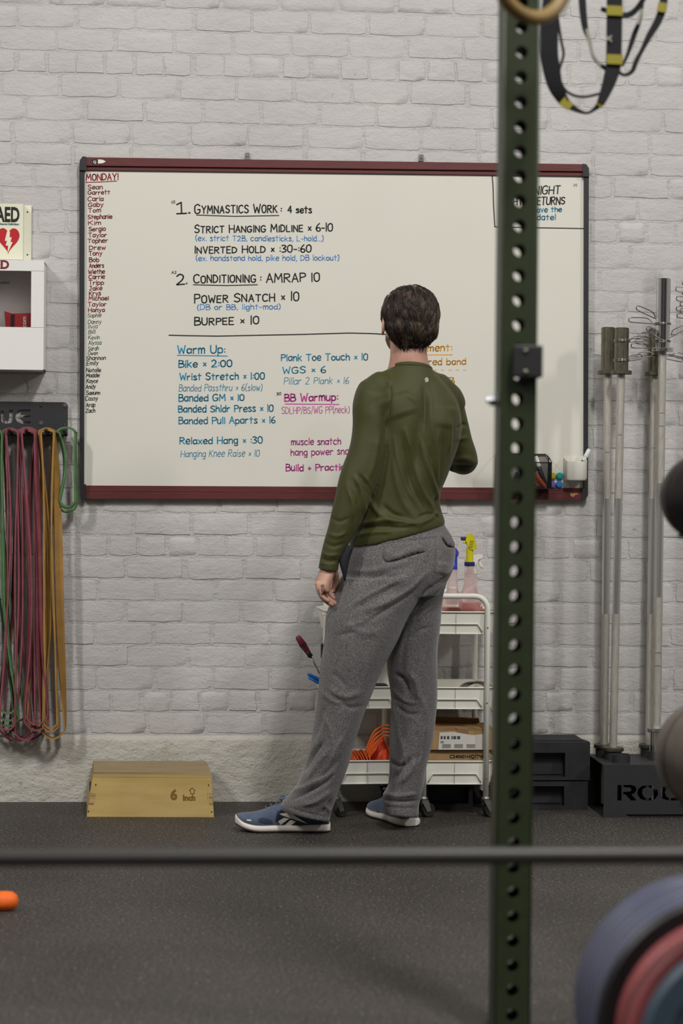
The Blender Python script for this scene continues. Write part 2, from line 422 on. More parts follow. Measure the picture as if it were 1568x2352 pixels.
for q in ([(182, 385), (194, 387), (193, 1118), (183, 1118)], [(1341, 402), (1352, 402), (1350, 1124), (1340, 1124)]):
    b = MB(); b.pbox(q, -.027, 0, -.027); b.build('side_rail', M_black, wb)
for q in ([(183, 368), (190, 359), (198, 360), (198, 391), (182, 391)], [(1338, 376), (1346, 377), (1352, 386), (1353, 406), (1338, 405)],
          [(183, 1112), (197, 1112), (198, 1146), (189, 1146), (184, 1138)], [(1336, 1120), (1350, 1120), (1350, 1138), (1344, 1148), (1336, 1149)]):
    b = MB(); b.prism([(P(u, v, -.034).x, P(u, v, -.034).z) for u, v in q], -.034, 0); b.build('corner_cap', M_black, wb)
# maker badge
b = MB(); b.pbox([(212, 366), (227, 366), (227, 376), (212, 376)], -.0318, -.030); bd = b.build('badge', M_black, wb)
b = MB(); b.prism([(P(u, v, -.0325).x, P(u, v, -.0325).z) for u, v in [(225, 366), (236, 367), (243, 371), (236, 375), (225, 376)]], -.0325, -.030); b.build('badge_oval', M_white, bd)
printed('badge_letter', 'Q', .013, M_white, bd, place(P(214, 375, -.0321)), .0003)
# torn yellow sticker on the bottom rail
b = MB(); b.prism([(P(u, v, -.0306).x, P(u, v, -.0306).z) for u, v in [(1309, 1133), (1322, 1131), (1328, 1135), (1320, 1137), (1317, 1142), (1310, 1139)]], -.0308, -.030)
b.build('sticker', mat('sticker_tan', '#b08a4e', .7), wb)
for u, v in ((568, 357), (967, 361)):
    b = MB(); b.pbox([(u-6, v+3), (u+6, v+3), (u+6, v+9), (u-6, v+9)], -.014, -.003); b.box(tuple(P(u, v, -.008)), (.016, .004, .02), bev=.001)
    p = P(u, v, -.014); b.lathe([(.0055, 0), (.006, .004), (.003, .006)], (p.x, p.y-.004, p.z), 12, axis='Y'); b.build('hanger_clip', M_chrome, wb)

# ---- handwriting: a stroke alphabet drawn with marker lines
GL = {
'A':'0,0 2,6 4,0;.8,2.2 3.3,2.2','B':'0,0 0,6;~0,6 2.8,5.6 2.6,3.6 0,3.2;~0,3.2 3.4,2.8 3.3,.5 0,0','C':'~4,5.2 2.5,6 .4,5 0,3 .5,.8 2.3,0 4,.8',
'D':'0,0 0,6;~0,6 2.5,5.6 4,3.4 3,.8 0,0','E':'3.3,6 0,6 0,0 3.3,0;0,3.1 2.8,3.1','F':'3.3,6 0,6 0,0;0,3.1 2.8,3.1',
'G':'~4,5.2 2.5,6 .4,5 0,3 .5,.6 2.6,0 4,1 4,2.6;2.4,2.6 4.3,2.6','H':'0,0 0,6;4,0 4,6;0,3 4,3','I':'.4,0 .4,6','J':'.5,6 3.2,6;~2.2,6 2.2,1.5 1.2,0 0,1.2',
'K':'0,0 0,6;3.6,6 0,2.6;1.2,3.4 3.8,0','L':'0,6 0,0 3.2,0','M':'0,0 .5,6 2.4,2 4.4,6 5,0','N':'0,0 0,6 4,0 4,6','O':'~2,6 .3,5 0,3 .5,.8 2,0 3.6,.8 4,3 3.6,5.2 2,6',
'P':'0,0 0,6;~0,6 3,5.8 3.3,3.6 0,2.8','Q':'~2,6 .3,5 0,3 .5,.8 2,0 3.6,.8 4,3 3.6,5.2 2,6;2.4,1.6 4,-.4','R':'0,0 0,6;~0,6 3,5.8 3.3,3.8 0,3;1.2,3 3.8,0',
'S':'~3.6,5.2 2,6 .3,5 .6,3.6 3,2.6 3.6,1.2 2,0 0,.8','T':'0,6 4,6;2,6 2,0','U':'~0,6 0,2 .8,.2 2.8,.2 3.8,2 3.8,6','V':'0,6 2,0 4,6','W':'0,6 1.2,0 2.6,4 4,0 5.2,6',
'X':'0,0 4,6;0,6 4,0','Y':'0,6 2,3 4,6;2,3 2,0','Z':'0,6 4,6 0,0 4,0',
'a':'~3,3.2 1.5,4 .1,3 .2,.8 1.4,0 3,1.4;3,4 3,0','b':'0,6 0,0;~0,3 1.6,4 3,2.8 2.8,.6 1.2,0 0,.8','c':'~3,3.3 1.6,4 .1,3 .1,1 1.5,0 3,.7','d':'3,6 3,0;~3,3 1.6,4 .1,2.8 .2,.6 1.6,0 3,1',
'e':'~0,2 3,2.3 2.6,3.8 1.2,4 0,2.4 .5,.4 1.8,0 3,.6','f':'~2.6,5.6 1.4,6 1,4.5 1,0;0,3.6 2.3,3.6','g':'~3,3.2 1.5,4 .1,3 .2,.8 1.4,0 3,1.2;~3,4 3,-1 2,-2 .3,-1.5',
'h':'0,6 0,0;~0,2.6 1.4,4 2.7,3.2 2.8,0','i':'.3,4 .3,0;.3,5.3 .3,5.7','j':'~1.2,4 1.2,-1 .2,-2;1.2,5.3 1.2,5.7','k':'0,6 0,0;2.7,4 0,1.6;.9,2.3 2.9,0','l':'.3,6 .3,0','m':'0,4 0,0;~0,2.6 1.1,4 2,3.2 2,0;~2,2.6 3.2,4 4.2,3.2 4.2,0',
'n':'0,4 0,0;~0,2.6 1.4,4 2.7,3.2 2.8,0','o':'~1.5,4 .1,3 .1,1 1.5,0 2.9,1 2.9,3 1.5,4','p':'0,4 0,-2;~0,3 1.6,4 3,2.8 2.8,.6 1.2,0 0,.8','q':'3,4 3,-2;~3,3.2 1.5,4 .1,3 .2,.8 1.4,0 3,1.2','r':'0,4 0,0;~0,2.4 1,3.8 2.3,3.8',
's':'~2.5,3.4 1.2,4 .2,3.2 2.3,1.4 2.3,.4 1.2,0 0,.5','t':'1.2,5.6 1.2,0;0,4 2.6,4','u':'~0,4 0,1 1.2,0 2.8,1.4;2.8,4 2.8,0','v':'0,4 1.4,0 2.8,4','w':'0,4 1,0 2,3 3,0 4,4','x':'0,0 2.8,4;0,4 2.8,0','y':'0,4 1.5,.8;3,4 1.2,-1 .2,-2','z':'0,4 2.6,4 0,0 2.8,0',
'0':'~1.8,6 .3,5 0,3 .4,.8 1.8,0 3.2,.8 3.5,3 3.2,5.2 1.8,6','1':'.2,6 .2,0','!':'.4,6 .3,1.6;.3,.2 .3,.5','2':'~0,5 1.4,6 3,5 2.4,2.8 0,0;0,0 3.6,0','3':'~0,5.6 1.8,6 3,4.8 1.2,3.2 3,2.2 2.6,.4 0,.2','4':'2.6,0 2.6,6 0,2 3.6,2','5':'3,6 .2,6 0,3.4;~0,3.4 2.4,3.6 3,1.8 1.8,0 0,.3',
'6':'~2.6,6 .6,4 0,1.6 1.2,0 3,.6 2.8,2.4 .8,2.6 .1,1.6','8':'~1.6,3.2 .2,4.6 1.6,6 3,4.8 1.6,3.2 0,1.6 1.6,0 3.2,1.4 1.6,3.2','9':'~2.8,5 1.4,6 .1,4.8 .6,3.2 2.7,3.8 2.8,5 2.6,0',
'*':'.4,1 2.4,3.6;.4,3.6 2.4,1',':':'.3,1 .3,1.3;.3,3.4 .3,3.7','.':'.3,0 .3,.3','-':'0,2.4 2.2,2.4','+':'0,2.2 2.6,2.2;1.3,.8 1.3,3.6','/':'0,-.5 2,6.3','(':'~1.4,6.4 .3,4.6 .3,1.4 1.4,-.8',')':'~0,6.4 1.1,4.6 1.1,1.4 0,-.8',',':'.6,.5 .1,-1',
}
def write(s, u0, v0, u1, v1, h, w, m, name='handwriting', Y=-.0163, jit=.25, slant=0., small=1.0, pairs=None, par=None):
    x = 0; segs = []; rr = random.Random(hash(s) % 1000 if False else sum(map(ord, s)))
    for i, ch in enumerate(s):
        if ch == ' ': x += 3.0; continue
        sc = 1.0 if (ch.isdigit() or i == 0 or s[i-1] == ' ' or not ch.isupper()) else small
        mxx = 0; dy = rr.uniform(-jit, jit)*.6; sy = 1+rr.uniform(-.07, .07)
        for st in GL[ch].split(';'):
            sm = st[0] == '~'; pts = [tuple(map(float, q.split(','))) for q in st.lstrip('~').split()]
            mxx = max(mxx, max(p[0] for p in pts))
            pts = [(x+(p[0]+rr.uniform(-.12, .12)*jit*3)*sc+p[1]*slant, (p[1]*sy+rr.uniform(-.12, .12)*jit*3)*sc+dy) for p in pts]
            if sm: pts = [(p.x, p.y) for p in catmull([(a, c, 0) for a, c in pts], 4)]
            segs.append(pts)
        x += mxx*sc+1.35
    W = max(x-1.35, .5); out = []
    for pts in segs:
        out.append([(u0+(u1-u0)*px/W, v0+(v1-v0)*px/W-py*h/6) for px, py in pts])
    return strokes(out, w, m, name, Y, par or wb)
def strokes(lines, w, m, name, Y, par):
    b = MB(); hw = w/2; PP = lambda u, v: P(u, v, Y)
    for pts in lines:
        for (a, c) in zip(pts[:-1], pts[1:]):
            dx, dy = c[0]-a[0], c[1]-a[1]; L = math.hypot(dx, dy) or 1; nx, ny = -dy/L*hw, dx/L*hw; ex, ey = dx/L*hw*.3, dy/L*hw*.3
            b.add([PP(a[0]+nx-ex, a[1]+ny-ey), PP(c[0]+nx+ex, c[1]+ny+ey), PP(c[0]-nx+ex, c[1]-ny+ey), PP(a[0]-nx-ex, a[1]-ny-ey)], [(3, 2, 1, 0)])
        for p in (pts[0], pts[-1]):
            b.add([PP(p[0]+hw*math.cos(k*1.0472), p[1]+hw*math.sin(k*1.0472)) for k in range(6)], [(5, 4, 3, 2, 1, 0)])
        for p in pts[1:-1]:
            b.add([PP(p[0]+hw*math.cos(k*1.0472), p[1]+hw*math.sin(k*1.0472)) for k in range(6)], [(5, 4, 3, 2, 1, 0)])
    return b.build(name, m, par, fixn=False)
I_red = mat('marker_red', '#8e2127', .6); I_blk = mat('marker_black', '#171615', .6); I_blu = mat('marker_blue', '#4f93d8', .6)
I_cy = mat('marker_teal', '#1a86aa', .6); I_mg = mat('marker_magenta', '#c23f98', .6); I_or = mat('marker_orange', '#dd9a1c', .6); I_gr = mat('marker_dark_green', '#233a2c', .6)
write('MONDAY!', 198, 415, 271, 413, 15, 2.6, I_red)
strokes([[(197, 419), (230, 418), (268, 416)]], 2.2, I_red, 'underline', -.0163, wb)
for t, a, z, y in [('Sean',202,235,435),('Garrett',202,252,447),('Carla',202,237,462),('Gaby',203,237,475),('Tom',203,231,488),('Stephanie',202,257,503),('Kim',203,231,517),('Sergio',204,242,531),('Taylor',203,245,545),('Topher',202,247,558),('Drew',205,242,574),('Tony',204,234,587),('Bob',205,227,602),('Anders',205,238,615),('Wiethe',203,240,629),('Carrie',204,240,641),('Tripp',204,238,654),('Jake',205,234,667),('Krys',205,231,679),('Michael',204,249,690),('Taylor',202,244,704),('Hanya',203,240,717)]:
    write(t, a, y, z, y-1, 9.5, 2.0, I_red, 'name_line', jit=.35)
for n, (t, a, z, y) in enumerate([('Sophie',201,232,729),('Danny',202,232,744),('Ilvia',202,223,755),('Bill',203,218,767),('Kevin',203,228,780),('Alyssa',203,232,792),('Sarah',202,226,805),('Owen',202,224,816),('Shannon',198,242,827),('Emily',199,225,839),('Natalie',198,231,855),('Maddie',198,228,867),('Kayce',199,224,880),('Andy',197,219,893),('Saeunn',198,229,907),('Cassy',196,224,920),('Arap',198,218,935),('Zach',197,218,948)]):
    write(t, a, y, z, y-1, 9, 1.25 if n < 8 else 1.6, I_gr if n < 8 else I_blk, 'name_line', jit=.4, slant=.12)
W = write
W('15', 394, 468, 402, 467, 6, 1.3, I_blk); strokes([[(406, 470), (416, 465), (417, 490.5), (428, 490), (406, 491)]], 3.6, I_blk, 'handwriting', -.0163, wb); strokes([[(433, 489), (436, 489)]], 3.6, I_blk, 'handwriting', -.0163, wb)
W('GYMNASTICS WORK', 447, 490, 636, 488, 21, 3.0, I_blk, small=.8); W(':', 644, 487, 647, 487, 14, 3, I_blk); W('4 sets', 661, 489, 715, 489, 15, 3.0, I_blk)
strokes([[(451, 494), (540, 497), (640, 495)]], 2.4, I_blk, 'underline', -.0163, wb)
W('STRICT HANGING MIDLINE * 6-10', 447, 535, 763, 531, 18, 2.9, I_blk, small=.82)
W('(ex. strict T2B, candlesticks, L-hold...)', 449, 553, 742, 554, 12, 2.0, I_blu)
W('INVERTED HOLD * :30-:60', 447, 582, 714, 579, 17, 2.9, I_blk, small=.84)
W('(ex. handstand hold, pike hold, DB lockout)', 450, 599, 778, 598, 12, 2.0, I_blu)
W('A2', 394, 629, 405, 628, 6, 1.3, I_blk); W('2', 406, 654, 424, 653, 24, 3.4, I_blk); W('.', 428, 652, 429, 652, 20, 3.6, I_blk)
W('CONDITIONING', 445, 650, 587, 648, 20, 3.0, I_blk, small=.82); W(':', 597, 646, 600, 646, 16, 3, I_blk); W('AMRAP 10', 612, 649, 733, 646, 20, 3.0, I_blk)
strokes([[(444, 654), (520, 656), (591, 654)]], 2.4, I_blk, 'underline', -.0163, wb)
W('POWER SNATCH * 10', 447, 696, 686, 690, 20, 3.0, I_blk, small=.82); W('(DB or BB, light-mod)', 453, 712, 643, 710, 12, 2.0, I_blu)
W('BURPEE * 10', 447, 747, 594, 744, 18, 3.0, I_blk, small=.84)
strokes([[(388, 770), (430, 771), (500, 772), (600, 770), (700, 768), (800, 765), (850, 766), (900, 769)]], 2.8, I_blk, 'divider_line', -.0163, wb)
W('Warm Up:', 408, 812, 516, 811, 17, 3.0, I_cy); strokes([[(407, 816), (522, 818)]], 2.2, I_cy, 'underline', -.0163, wb)
for t, a, z, y, w in [('Bike * 2:00',411,532,844,3),('Wrist Stretch * 1:00',413,607,873,2.8),('Banded Passthru * 6(slow)',411,601,899,1.5),('Banded GM * 10',411,560,922,2.8),('Banded Shldr Press * 10',410,627,947,2.7),('Banded Pull Aparts * 16',411,631,974,2.6),('Relaxed Hang * :30',413,602,1020,2.7),('Hanging Knee Raise * 10',415,595,1050,1.5),
                   ('Plank Toe Touch * 10',646,844,829,2.6),('WGS * 6',649,747,858,2.6),('Pillar 2 Plank * 16',652,800,883,1.5)]:
    W(t, a, y, z, y-2, 15, w, I_cy, slant=.12 if w < 2 else 0)
W('30', 635, 908, 645, 907, 6, 1.4, I_blk); W('BB Warmup:', 654, 922, 775, 920, 17, 3.2, I_mg); strokes([[(655, 928), (778, 929)]], 2.4, I_mg, 'underline', -.0163, wb)
W('SDLHP/BS/WG PP(neck)', 647, 951, 802, 948, 15, 1.5, I_mg); W('muscle snatch', 669, 1022, 782, 1021, 15, 2.4, I_mg); W('hang power snatch', 668, 1046, 830, 1043, 15, 2.4, I_mg); W('Build + Practice', 657, 1082, 802, 1080, 15, 2.8, I_mg)
W('Equipment:', 925, 808, 1037, 806, 16, 2.8, I_or); strokes([[(925, 816), (1038, 815)]], 2.2, I_or, 'underline', -.0163, wb)
W('- red band', 966, 839, 1069, 837, 14, 2.6, I_or); strokes([[(k, 850), (k+6, 850.5)] for k in range(962, 1080, 17)], 1.6, I_or, 'dashed_line', -.0163, wb)
W('25# DB', 968, 884, 1042, 882, 15, 2.8, I_or) if '#' in GL else W('25 DB', 968, 884, 1042, 882, 15, 2.8, I_or)
strokes([[(1130, 405), (1132, 430), (1133, 470), (1136, 521), (1220, 523), (1340, 525)]], 2.6, I_blk, 'divider_line', -.0163, wb)
W('FRIDAY', 1147, 447, 1207, 447, 18, 2.8, I_blk); W('NIGHT', 1226, 447, 1285, 445, 19, 2.8, I_blk, slant=.1); W('LIGHTS', 1149, 472, 1212, 471, 17, 2.8, I_blk); W('RETURNS', 1222, 471, 1296, 469, 17, 2.8, I_blk, slant=.08)
W('Save the', 1222, 488, 1289, 486, 11.5, 2.4, I_cy); W('date!', 1233, 505, 1275, 505, 12.5, 2.4, I_cy)
W('x*x', 1317, 429, 1325, 428, 9, 1.0, mat('smudge_brown', '#8a7a66', .7), 'smudge')
# ================================================================ things held on the board
def px3(u, v, Y): return P(u, v, Y)
def basket():
    t = thing('mesh_basket', 'black wire mesh marker basket on the whiteboard, half behind the green post', 'basket')
    x0, x1 = P(1139, 1100, -.03).x, P(1260, 1100, -.03).x; z0, z1, zf = P(1200, 1122, -.03).z, P(1200, 1043, -.03).z, P(1200, 1062, -.09).z
    wm = mat('black_wire', '#1c1c1e', .45, .3)
    b = MB(); r = .0016
    b.tube([(x0, -.022, z1), (x1-.012, -.022, z1), (x1, -.03, z1-.012), (x1, -.09, zf), (x0, -.09, zf)], r*1.4, 6, closed=True)
    b.tube([(x0, -.022, z0), (x1, -.022, z0), (x1-.004, -.085, z0), (x0, -.085, z0)], r*1.2, 6, closed=True)
    for q in ((x0, -.022), (x1, -.022)): b.rod((q[0], q[1], z0), (q[0], q[1], z1-.01), r*1.3, 6)
    for q in ((x0, -.087), (x1-.001, -.087)): b.rod((q[0], q[1], z0), (q[0], q[1], zf), r*1.3, 6)
    b.build('frame', wm, t)
    b = MB(); s = .006
    def grid(p0, ex, ez, L, H):
        n = int((L+H)/s)
        for i in range(n):
            for sg in (1, -1):
                a0 = max(0, i*s-H); a1 = min(L, i*s)
                if a1 <= a0: continue
                h0, h1 = i*s-a0, i*s-a1
                q = lambda a, h: p0+ex*(a if sg > 0 else L-a)+ez*h
                b.tube([q(a0, h0), q(a1, h1)], .0005, 3, cap=False)
    grid(Vector((x0, -.087, z0)), Vector((1, 0, 0)), Vector((0, 0, 1)), x1-x0, zf-z0)
    grid(Vector((x1-.001, -.087, z0)), Vector((0, 1, 0)), Vector((0, 0, 1)), .062, zf-z0)
    grid(Vector((x0, -.024, z0)), Vector((1, 0, 0)), Vector((0, 0, 1)), x1-x0, z1-z0)
    tag(b.build('mesh', wm, t), kind='stuff')
    b = MB(); b.box(((x0+x1)/2, -.055, z0), (x1-x0, .062, .002)); b.build('base', wm, t)
basket()
def marker(name, label, a, c, m_body, m_cap, grp, writing=None, lab=None):
    t = thing(name, label, 'marker', group=grp); a, c = Vector(a), Vector(c); d = (c-a)
    b = MB(); b.tube([a, a+d*.05, a+d*.62, a+d*.63, a+d*.68], [.0052, .0078, .0078, .0068, .0066], 12); b.build('barrel', m_body, t, True, 40)
    b = MB(); b.tube([a+d*.66, a+d*.67, a+d*.97, c], [.0075, .0083, .0078, .006], 12); b.build('cap', m_cap, t, True, 40)
    if lab:
        b = MB(); b.tube([a+d*.15, a+d*.5], .0080, 12, cap=False); b.build('label', lab, t, True)
    return t
def mk(u0, v0, u1, v1, Y0, Y1, *a, **k): return marker('marker', a[0], P(u0, v0, Y0), P(u1, v1, Y1), *a[1:], **k)
GM = 'markers in the mesh basket'
cap_b = mat('cap_black', '#1b1b1d', .35); lab_b = mat('marker_print', '#4d4f4d', .5, col2='#c9c9c0', vscale=300, vsharp=(.45, .55))
mk(1254, 1118, 1229, 1048, -.06, -.05, 'white marker with black cap leaning in the mesh basket', cap_b, M_white, GM)
mk(1242, 1114, 1226, 1066, -.045, -.04, 'printed black and white marker behind the leaning white one in the basket', lab_b, cap_b, GM)
mk(1252, 1119, 1228, 1088, -.075, -.07, 'orange marker lying low in the mesh basket', mat('cap_orange', '#c8521c', .4), mat('cap_orange', '#c8521c'), GM)
mk(1236, 1119, 1212, 1092, -.07, -.06, 'red marker at the bottom of the mesh basket', mat('cap_red', '#9c2326', .4), mat('cap_red', '#9c2326'), GM)
mk(1176, 1116, 1194, 1070, -.06, -.05, 'dark marker seen through a post hole in the mesh basket', cap_b, lab_b, GM)
for u, v, c, nm in ((1268, 1093, '#bba524', 'yellow'), (1284, 1093, '#1f9c93', 'teal'), (1267, 1113, '#7c61ad', 'purple'), (1283, 1113, '#2c7fc8', 'blue')):
    p = P(u, v, -.0165)
    t = thing('magnet', '%s round magnet on the whiteboard beside the white cup' % nm, 'magnet', group='round magnets on the whiteboard')
    b = MB(); b.lathe([(.0125, 0), (.0125, .010), (.0105, .013)], (0, 0, 0), 24, axis='Y', T=Matrix.Translation(p)@Matrix.Rotation(math.pi, 4, 'X')); b.build('rim', mat('magnet_'+nm, c, .35), t, True, 40)
    b = MB(); b.lathe([(.0085, .0125), (.008, .0145), (.0001, .015)], (0, 0, 0), 24, axis='Y', T=Matrix.Translation(p)@Matrix.Rotation(math.pi, 4, 'X')); b.build('button', mat('magnet_'+nm, c), t, True, 40)
t = thing('marker_cup', 'white plastic marker cup stuck on the right end of the whiteboard', 'cup')
b = MB(); q0 = [P(1296, 1049, -.017), P(1345, 1062, -.085), P(1342, 1104, -.08)]
xl, xr, zt_, zb = P(1297, 1060, -.05).x, P(1345, 1060, -.05).x, P(1320, 1060, -.085).z, P(1320, 1103, -.085).z
b = MB(); zbk = P(1320, 1047, -.017).z
def roundrect(x0, x1, y0, y1, r, z, n=4):
    o = []
    for cx, cy, a0 in ((x1-r, y1-r, 0), (x0+r, y1-r, 90), (x0+r, y0+r, 180), (x1-r, y0+r, 270)):
        for i in range(n+1):
            a = R(a0+90*i/n); o.append((cx+r*math.cos(a), cy+r*math.sin(a), z))
    return o
rings = [roundrect(xl+.003, xr-.003, -.080, -.019, .012, zb), roundrect(xl, xr, -.085, -.018, .012, zb+.008), roundrect(xl, xr, -.087, -.018, .012, zt_), roundrect(xl+.002, xr-.002, -.085, -.020, .011, zt_), roundrect(xl+.004, xr-.004, -.081, -.021, .011, zb+.006)]
rings[2] = [(x, y, zt_+(zbk-zt_)*max(0, (y+.087)/.069)) for x, y, z in rings[2]]; rings[3] = [(x, y, zt_+(zbk-zt_)*max(0, (y+.087)/.069)) for x, y, z in rings[3]]
n = len(rings[0]); vs = [p for r_ in rings for p in r_]; fs = [tuple(range(n))[::-1], tuple(range(4*n, 5*n))]
for i in range(4):
    for k in range(n): fs.append((i*n+k, i*n+(k+1) % n, (i+1)*n+(k+1) % n, (i+1)*n+k))
b.add(vs, fs); b.build('cup', M_white, t, True, 40)
mt = mk(1326, 1085, 1353, 1032, -.05, -.05, 'white marker with a green band standing in the white plastic cup', M_white, mat('cap_white_grey', '#d8dcdc', .4), None, lab=mat('label_green', '#1c6b58', .5))

# ================================================================ defibrillator sign and cabinet
M_sign = mat('sign_cream', '#dfddc6', .5); M_sred = mat('sign_red', '#b3141c', .5); M_sblk = mat('sign_black', '#141414', .5)
t = thing('defibrillator_sign', 'cream defibrillator sign with red heart at left edge above the cabinet', 'sign')
b = MB(); zA, zB = P(30, 470, -.02).z, P(30, 598, -.02).z; xe, xf = P(72, 530, -.008).x, P(53, 530, -.045).x; xo = P(-75, 530, -.045).x
b.prism([(0, 0)], 0, 0) if False else None
def slab(b, pts, th=.002):  # pts: (x,y) polyline, vertical slab between zB and zA
    for (a, c) in zip(pts[:-1], pts[1:]):
        b.hexa([(a[0], a[1], zB), (c[0], c[1], zB), (c[0], c[1], zA), (a[0], a[1], zA)], [(a[0], a[1]+th, zB), (c[0], c[1]+th, zB), (c[0], c[1]+th, zA), (a[0], a[1]+th, zA)])
slab(b, [(xo, -.045), (xf, -.045)]); b.build('panel', M_sign, t)
b = MB(); slab(b, [(xf, -.045), (xf+.001, -.010), (xe, -.008)]); b.build('flange', mat('sign_cream_light', '#e6e4d0', .5), t)
printed('lettering', 'AED', .072, M_sblk, t, place(P(45, 509, -.0462), .60), .0022, .0002, 'RIGHT')
printed('small_lettering', 'Automated External Defibrillator', .0098, mat('sign_teal', '#1f5f6b', .5), t, place(P(44, 517, -.0462), .8), .0002, .0002, 'RIGHT')
hx, hz_, s_ = P(19, 551, -.0462).x, P(19, 551, -.0462).z, .0033
hp = []
for i in range(48):
    a = 2*math.pi*i/48; hp.append((hx+s_*.74*16*math.sin(a)**3, hz_+s_*.95*(13*math.cos(a)-5*math.cos(2*a)-2*math.cos(3*a)-math.cos(4*a))+.004))
b = MB(); b.prism(hp, -.0464, -.0452); b.build('heart', M_sred, t)
b = MB(); b.prism([(P(u, v, -.0468).x, P(u, v, -.0468).z) for u, v in [(16, 532), (23, 532), (22, 545), (27, 545), (24, 556), (29, 556), (17, 582), (19, 564), (13, 564), (16, 553), (11, 553)]], -.0468, -.0463); b.build('bolt', M_sign, t)
for v in (487, 585):
    b = MB(); p = P(63, v, -.010); b.lathe([(.0028, 0), (.002, .0015)], (0, 0, 0), 10, axis='Y', T=Matrix.Translation(p)@Matrix.Rotation(math.pi, 4, 'X')); b.build('screw', M_sblk, t)

t = thing('defibrillator_cabinet', 'white wall cabinet with window holding a red defibrillator bag', 'cabinet')
Yf = -.145; x1 = P(99.5, 720, Yf).x; x0 = x1-.36; z1 = P(50, 598, Yf).z; z0 = P(50, 849, Yf).z
wx1, wz1, wz0 = P(73, 690, Yf).x, P(40, 622, Yf).z, P(40, 752, Yf).z; wx0 = x0+.045
M_cab = mat('cabinet_white', '#e4e2de', .5)
b = MB()
b.box(((x0+x1)/2, -.004, (z0+z1)/2), (x1-x0, .006, z1-z0))
for c, d in ((((x0+x1)/2, Yf/2, z1-.003), (x1-x0, -Yf, .006)), (((x0+x1)/2, Yf/2, z0+.003), (x1-x0, -Yf, .006)), ((x0+.003, Yf/2, (z0+z1)/2), (.006, -Yf, z1-z0)), ((x1-.003, Yf/2, (z0+z1)/2), (.006, -Yf, z1-z0))): b.box(c, d, bev=.001)
b.build('case', M_cab, t)
b = MB(); yd = Yf-.003
b.box(((x0+x1)/2, yd, (z1+wz1)/2), (x1-x0+.004, .006, z1-wz1+.001)); b.box(((x0+x1)/2, yd, (z0+wz0)/2), (x1-x0+.004, .006, wz0-z0+.001))
b.box(((x1+wx1)/2, yd, (wz0+wz1)/2), (x1-wx1+.004, .006, wz1-wz0+.001)); b.box(((x0+wx0)/2, yd, (wz0+wz1)/2), (wx0-x0+.004, .006, wz1-wz0+.001))
dr = b.build('door', M_cab, t)
b = MB(); b.box(((wx0+wx1)/2, yd+.001, (wz0+wz1)/2), (wx1-wx0, .002, wz1-wz0)); b.build('pane', mat('cabinet_glass', '#ffffff', .03, trans=1, ior=1.3), dr)
printed('lettering', 'AED', .041, mat('sign_dark_red', '#7c1a1c', .5), dr, place(P(21, 617, Yf-.0064)), .0016, .0002, 'RIGHT')
zb = wz0-.02; bag = thing('defibrillator_bag', 'red defibrillator bag with a dark strap inside the cabinet window', 'bag')
b = MB(); bz1 = P(60, 720, -.1).z; bx = P(10, 716, -.11).x
pf = [(x1-.012, z0+.006), (x1-.012, bz1+.002), (P(28, 722, -.11).x, bz1-.002), (bx, bz1+.006), (bx+.018, z0+.006)]
b.prism(pf, -.115, -.02); b.build('pouch', mat('bag_red', '#a01c24', .7, bump=.3, bscale=400), bag)
sx = P(29, 735, -.116).x; b = MB(); b.box((sx, -.1165, (z0+bz1)/2), (.011, .003, bz1-z0-.014)); b.build('strap', mat('strap_black', '#1e1d20', .8), bag)
printed('lettering', 'com', .022, M_white, bag, Matrix.Translation(P(60, 752, -.1165))@XZ@Matrix.Rotation(R(90), 4, 'Z'), .0006)
printed('backing_print', 'oem', .018, mat('faint_print', '#6d6a69', .6), t, place(P(1, 652, -.0085)), .0002)

# ================================================================ band rack and bands
M_rack = mat('powder_black', '#29292b', .5, bump=.25, bscale=500, vary=.08, vscale=30)
t = thing('band_rack', 'black steel band rack with cut out lettering above the hanging bands', 'rack')
Yr = -.018; pz1, pz0, pxr, pxl = P(80, 923, Yr).z, P(80, 999, Yr).z, P(155.5, 960, Yr).x, P(155.5, 960, Yr).x-.98
OX, OZ = pxr, pz0
def L2(u, v): p = P(u, v, Yr); return (p.x-OX, p.z-OZ)
H_ = pz1-pz0; Wd = pxr-pxl
outer = [(-Wd, 0), (0, 0), (0, H_-.012), (-.004, H_-.004), (-.012, H_), (-Wd, H_)]
def pxl2(*q): return [L2(u, v) for u, v in q]
let = [pxl2((-14, 941), (-3, 941), (-3, 964), (-1, 970), (10, 971), (14, 965), (15, 941), (30, 941), (30, 962), (26, 971), (18, 973), (-8, 973), (-14, 968)) ,
       pxl2((70, 940), (70, 946), (52, 947), (47, 950), (46, 953), (70, 953), (70, 958), (46, 959), (47, 964), (52, 967), (70, 967), (70, 973), (50, 973), (40, 969), (35, 960), (36, 951), (41, 943), (49, 940))]
let[0] = pxl2((2, 943), (3, 967), (7, 972), (18, 973), (27, 970), (30, 963), (30, 941), (21, 941), (21, 961), (18, 967), (11, 967), (9, 943))
let += [pxl2((-30, 941), (-6, 941), (-6, 947), (-28, 948), (-31, 957), (-28, 966), (-14, 966), (-14, 960), (-20, 960), (-20, 955), (-5, 955), (-5, 972), (-30, 972), (-40, 966), (-42, 956), (-38, 945))]
holes = [circ(*L2(94, 933), .0045, 12), circ(*L2(148, 975), .0045, 12)]
T_ = Matrix.Translation((OX, Yr+.0025, OZ))@XZ
cutplate('plate', [outer]+let+holes, .005, M_rack, t, T_)
b = MB(); b.box(((pxl+pxr)/2, Yr-.012, pz0-.001), (Wd, .030, .005), bev=.001); b.build('lower_flange', M_rack, t)
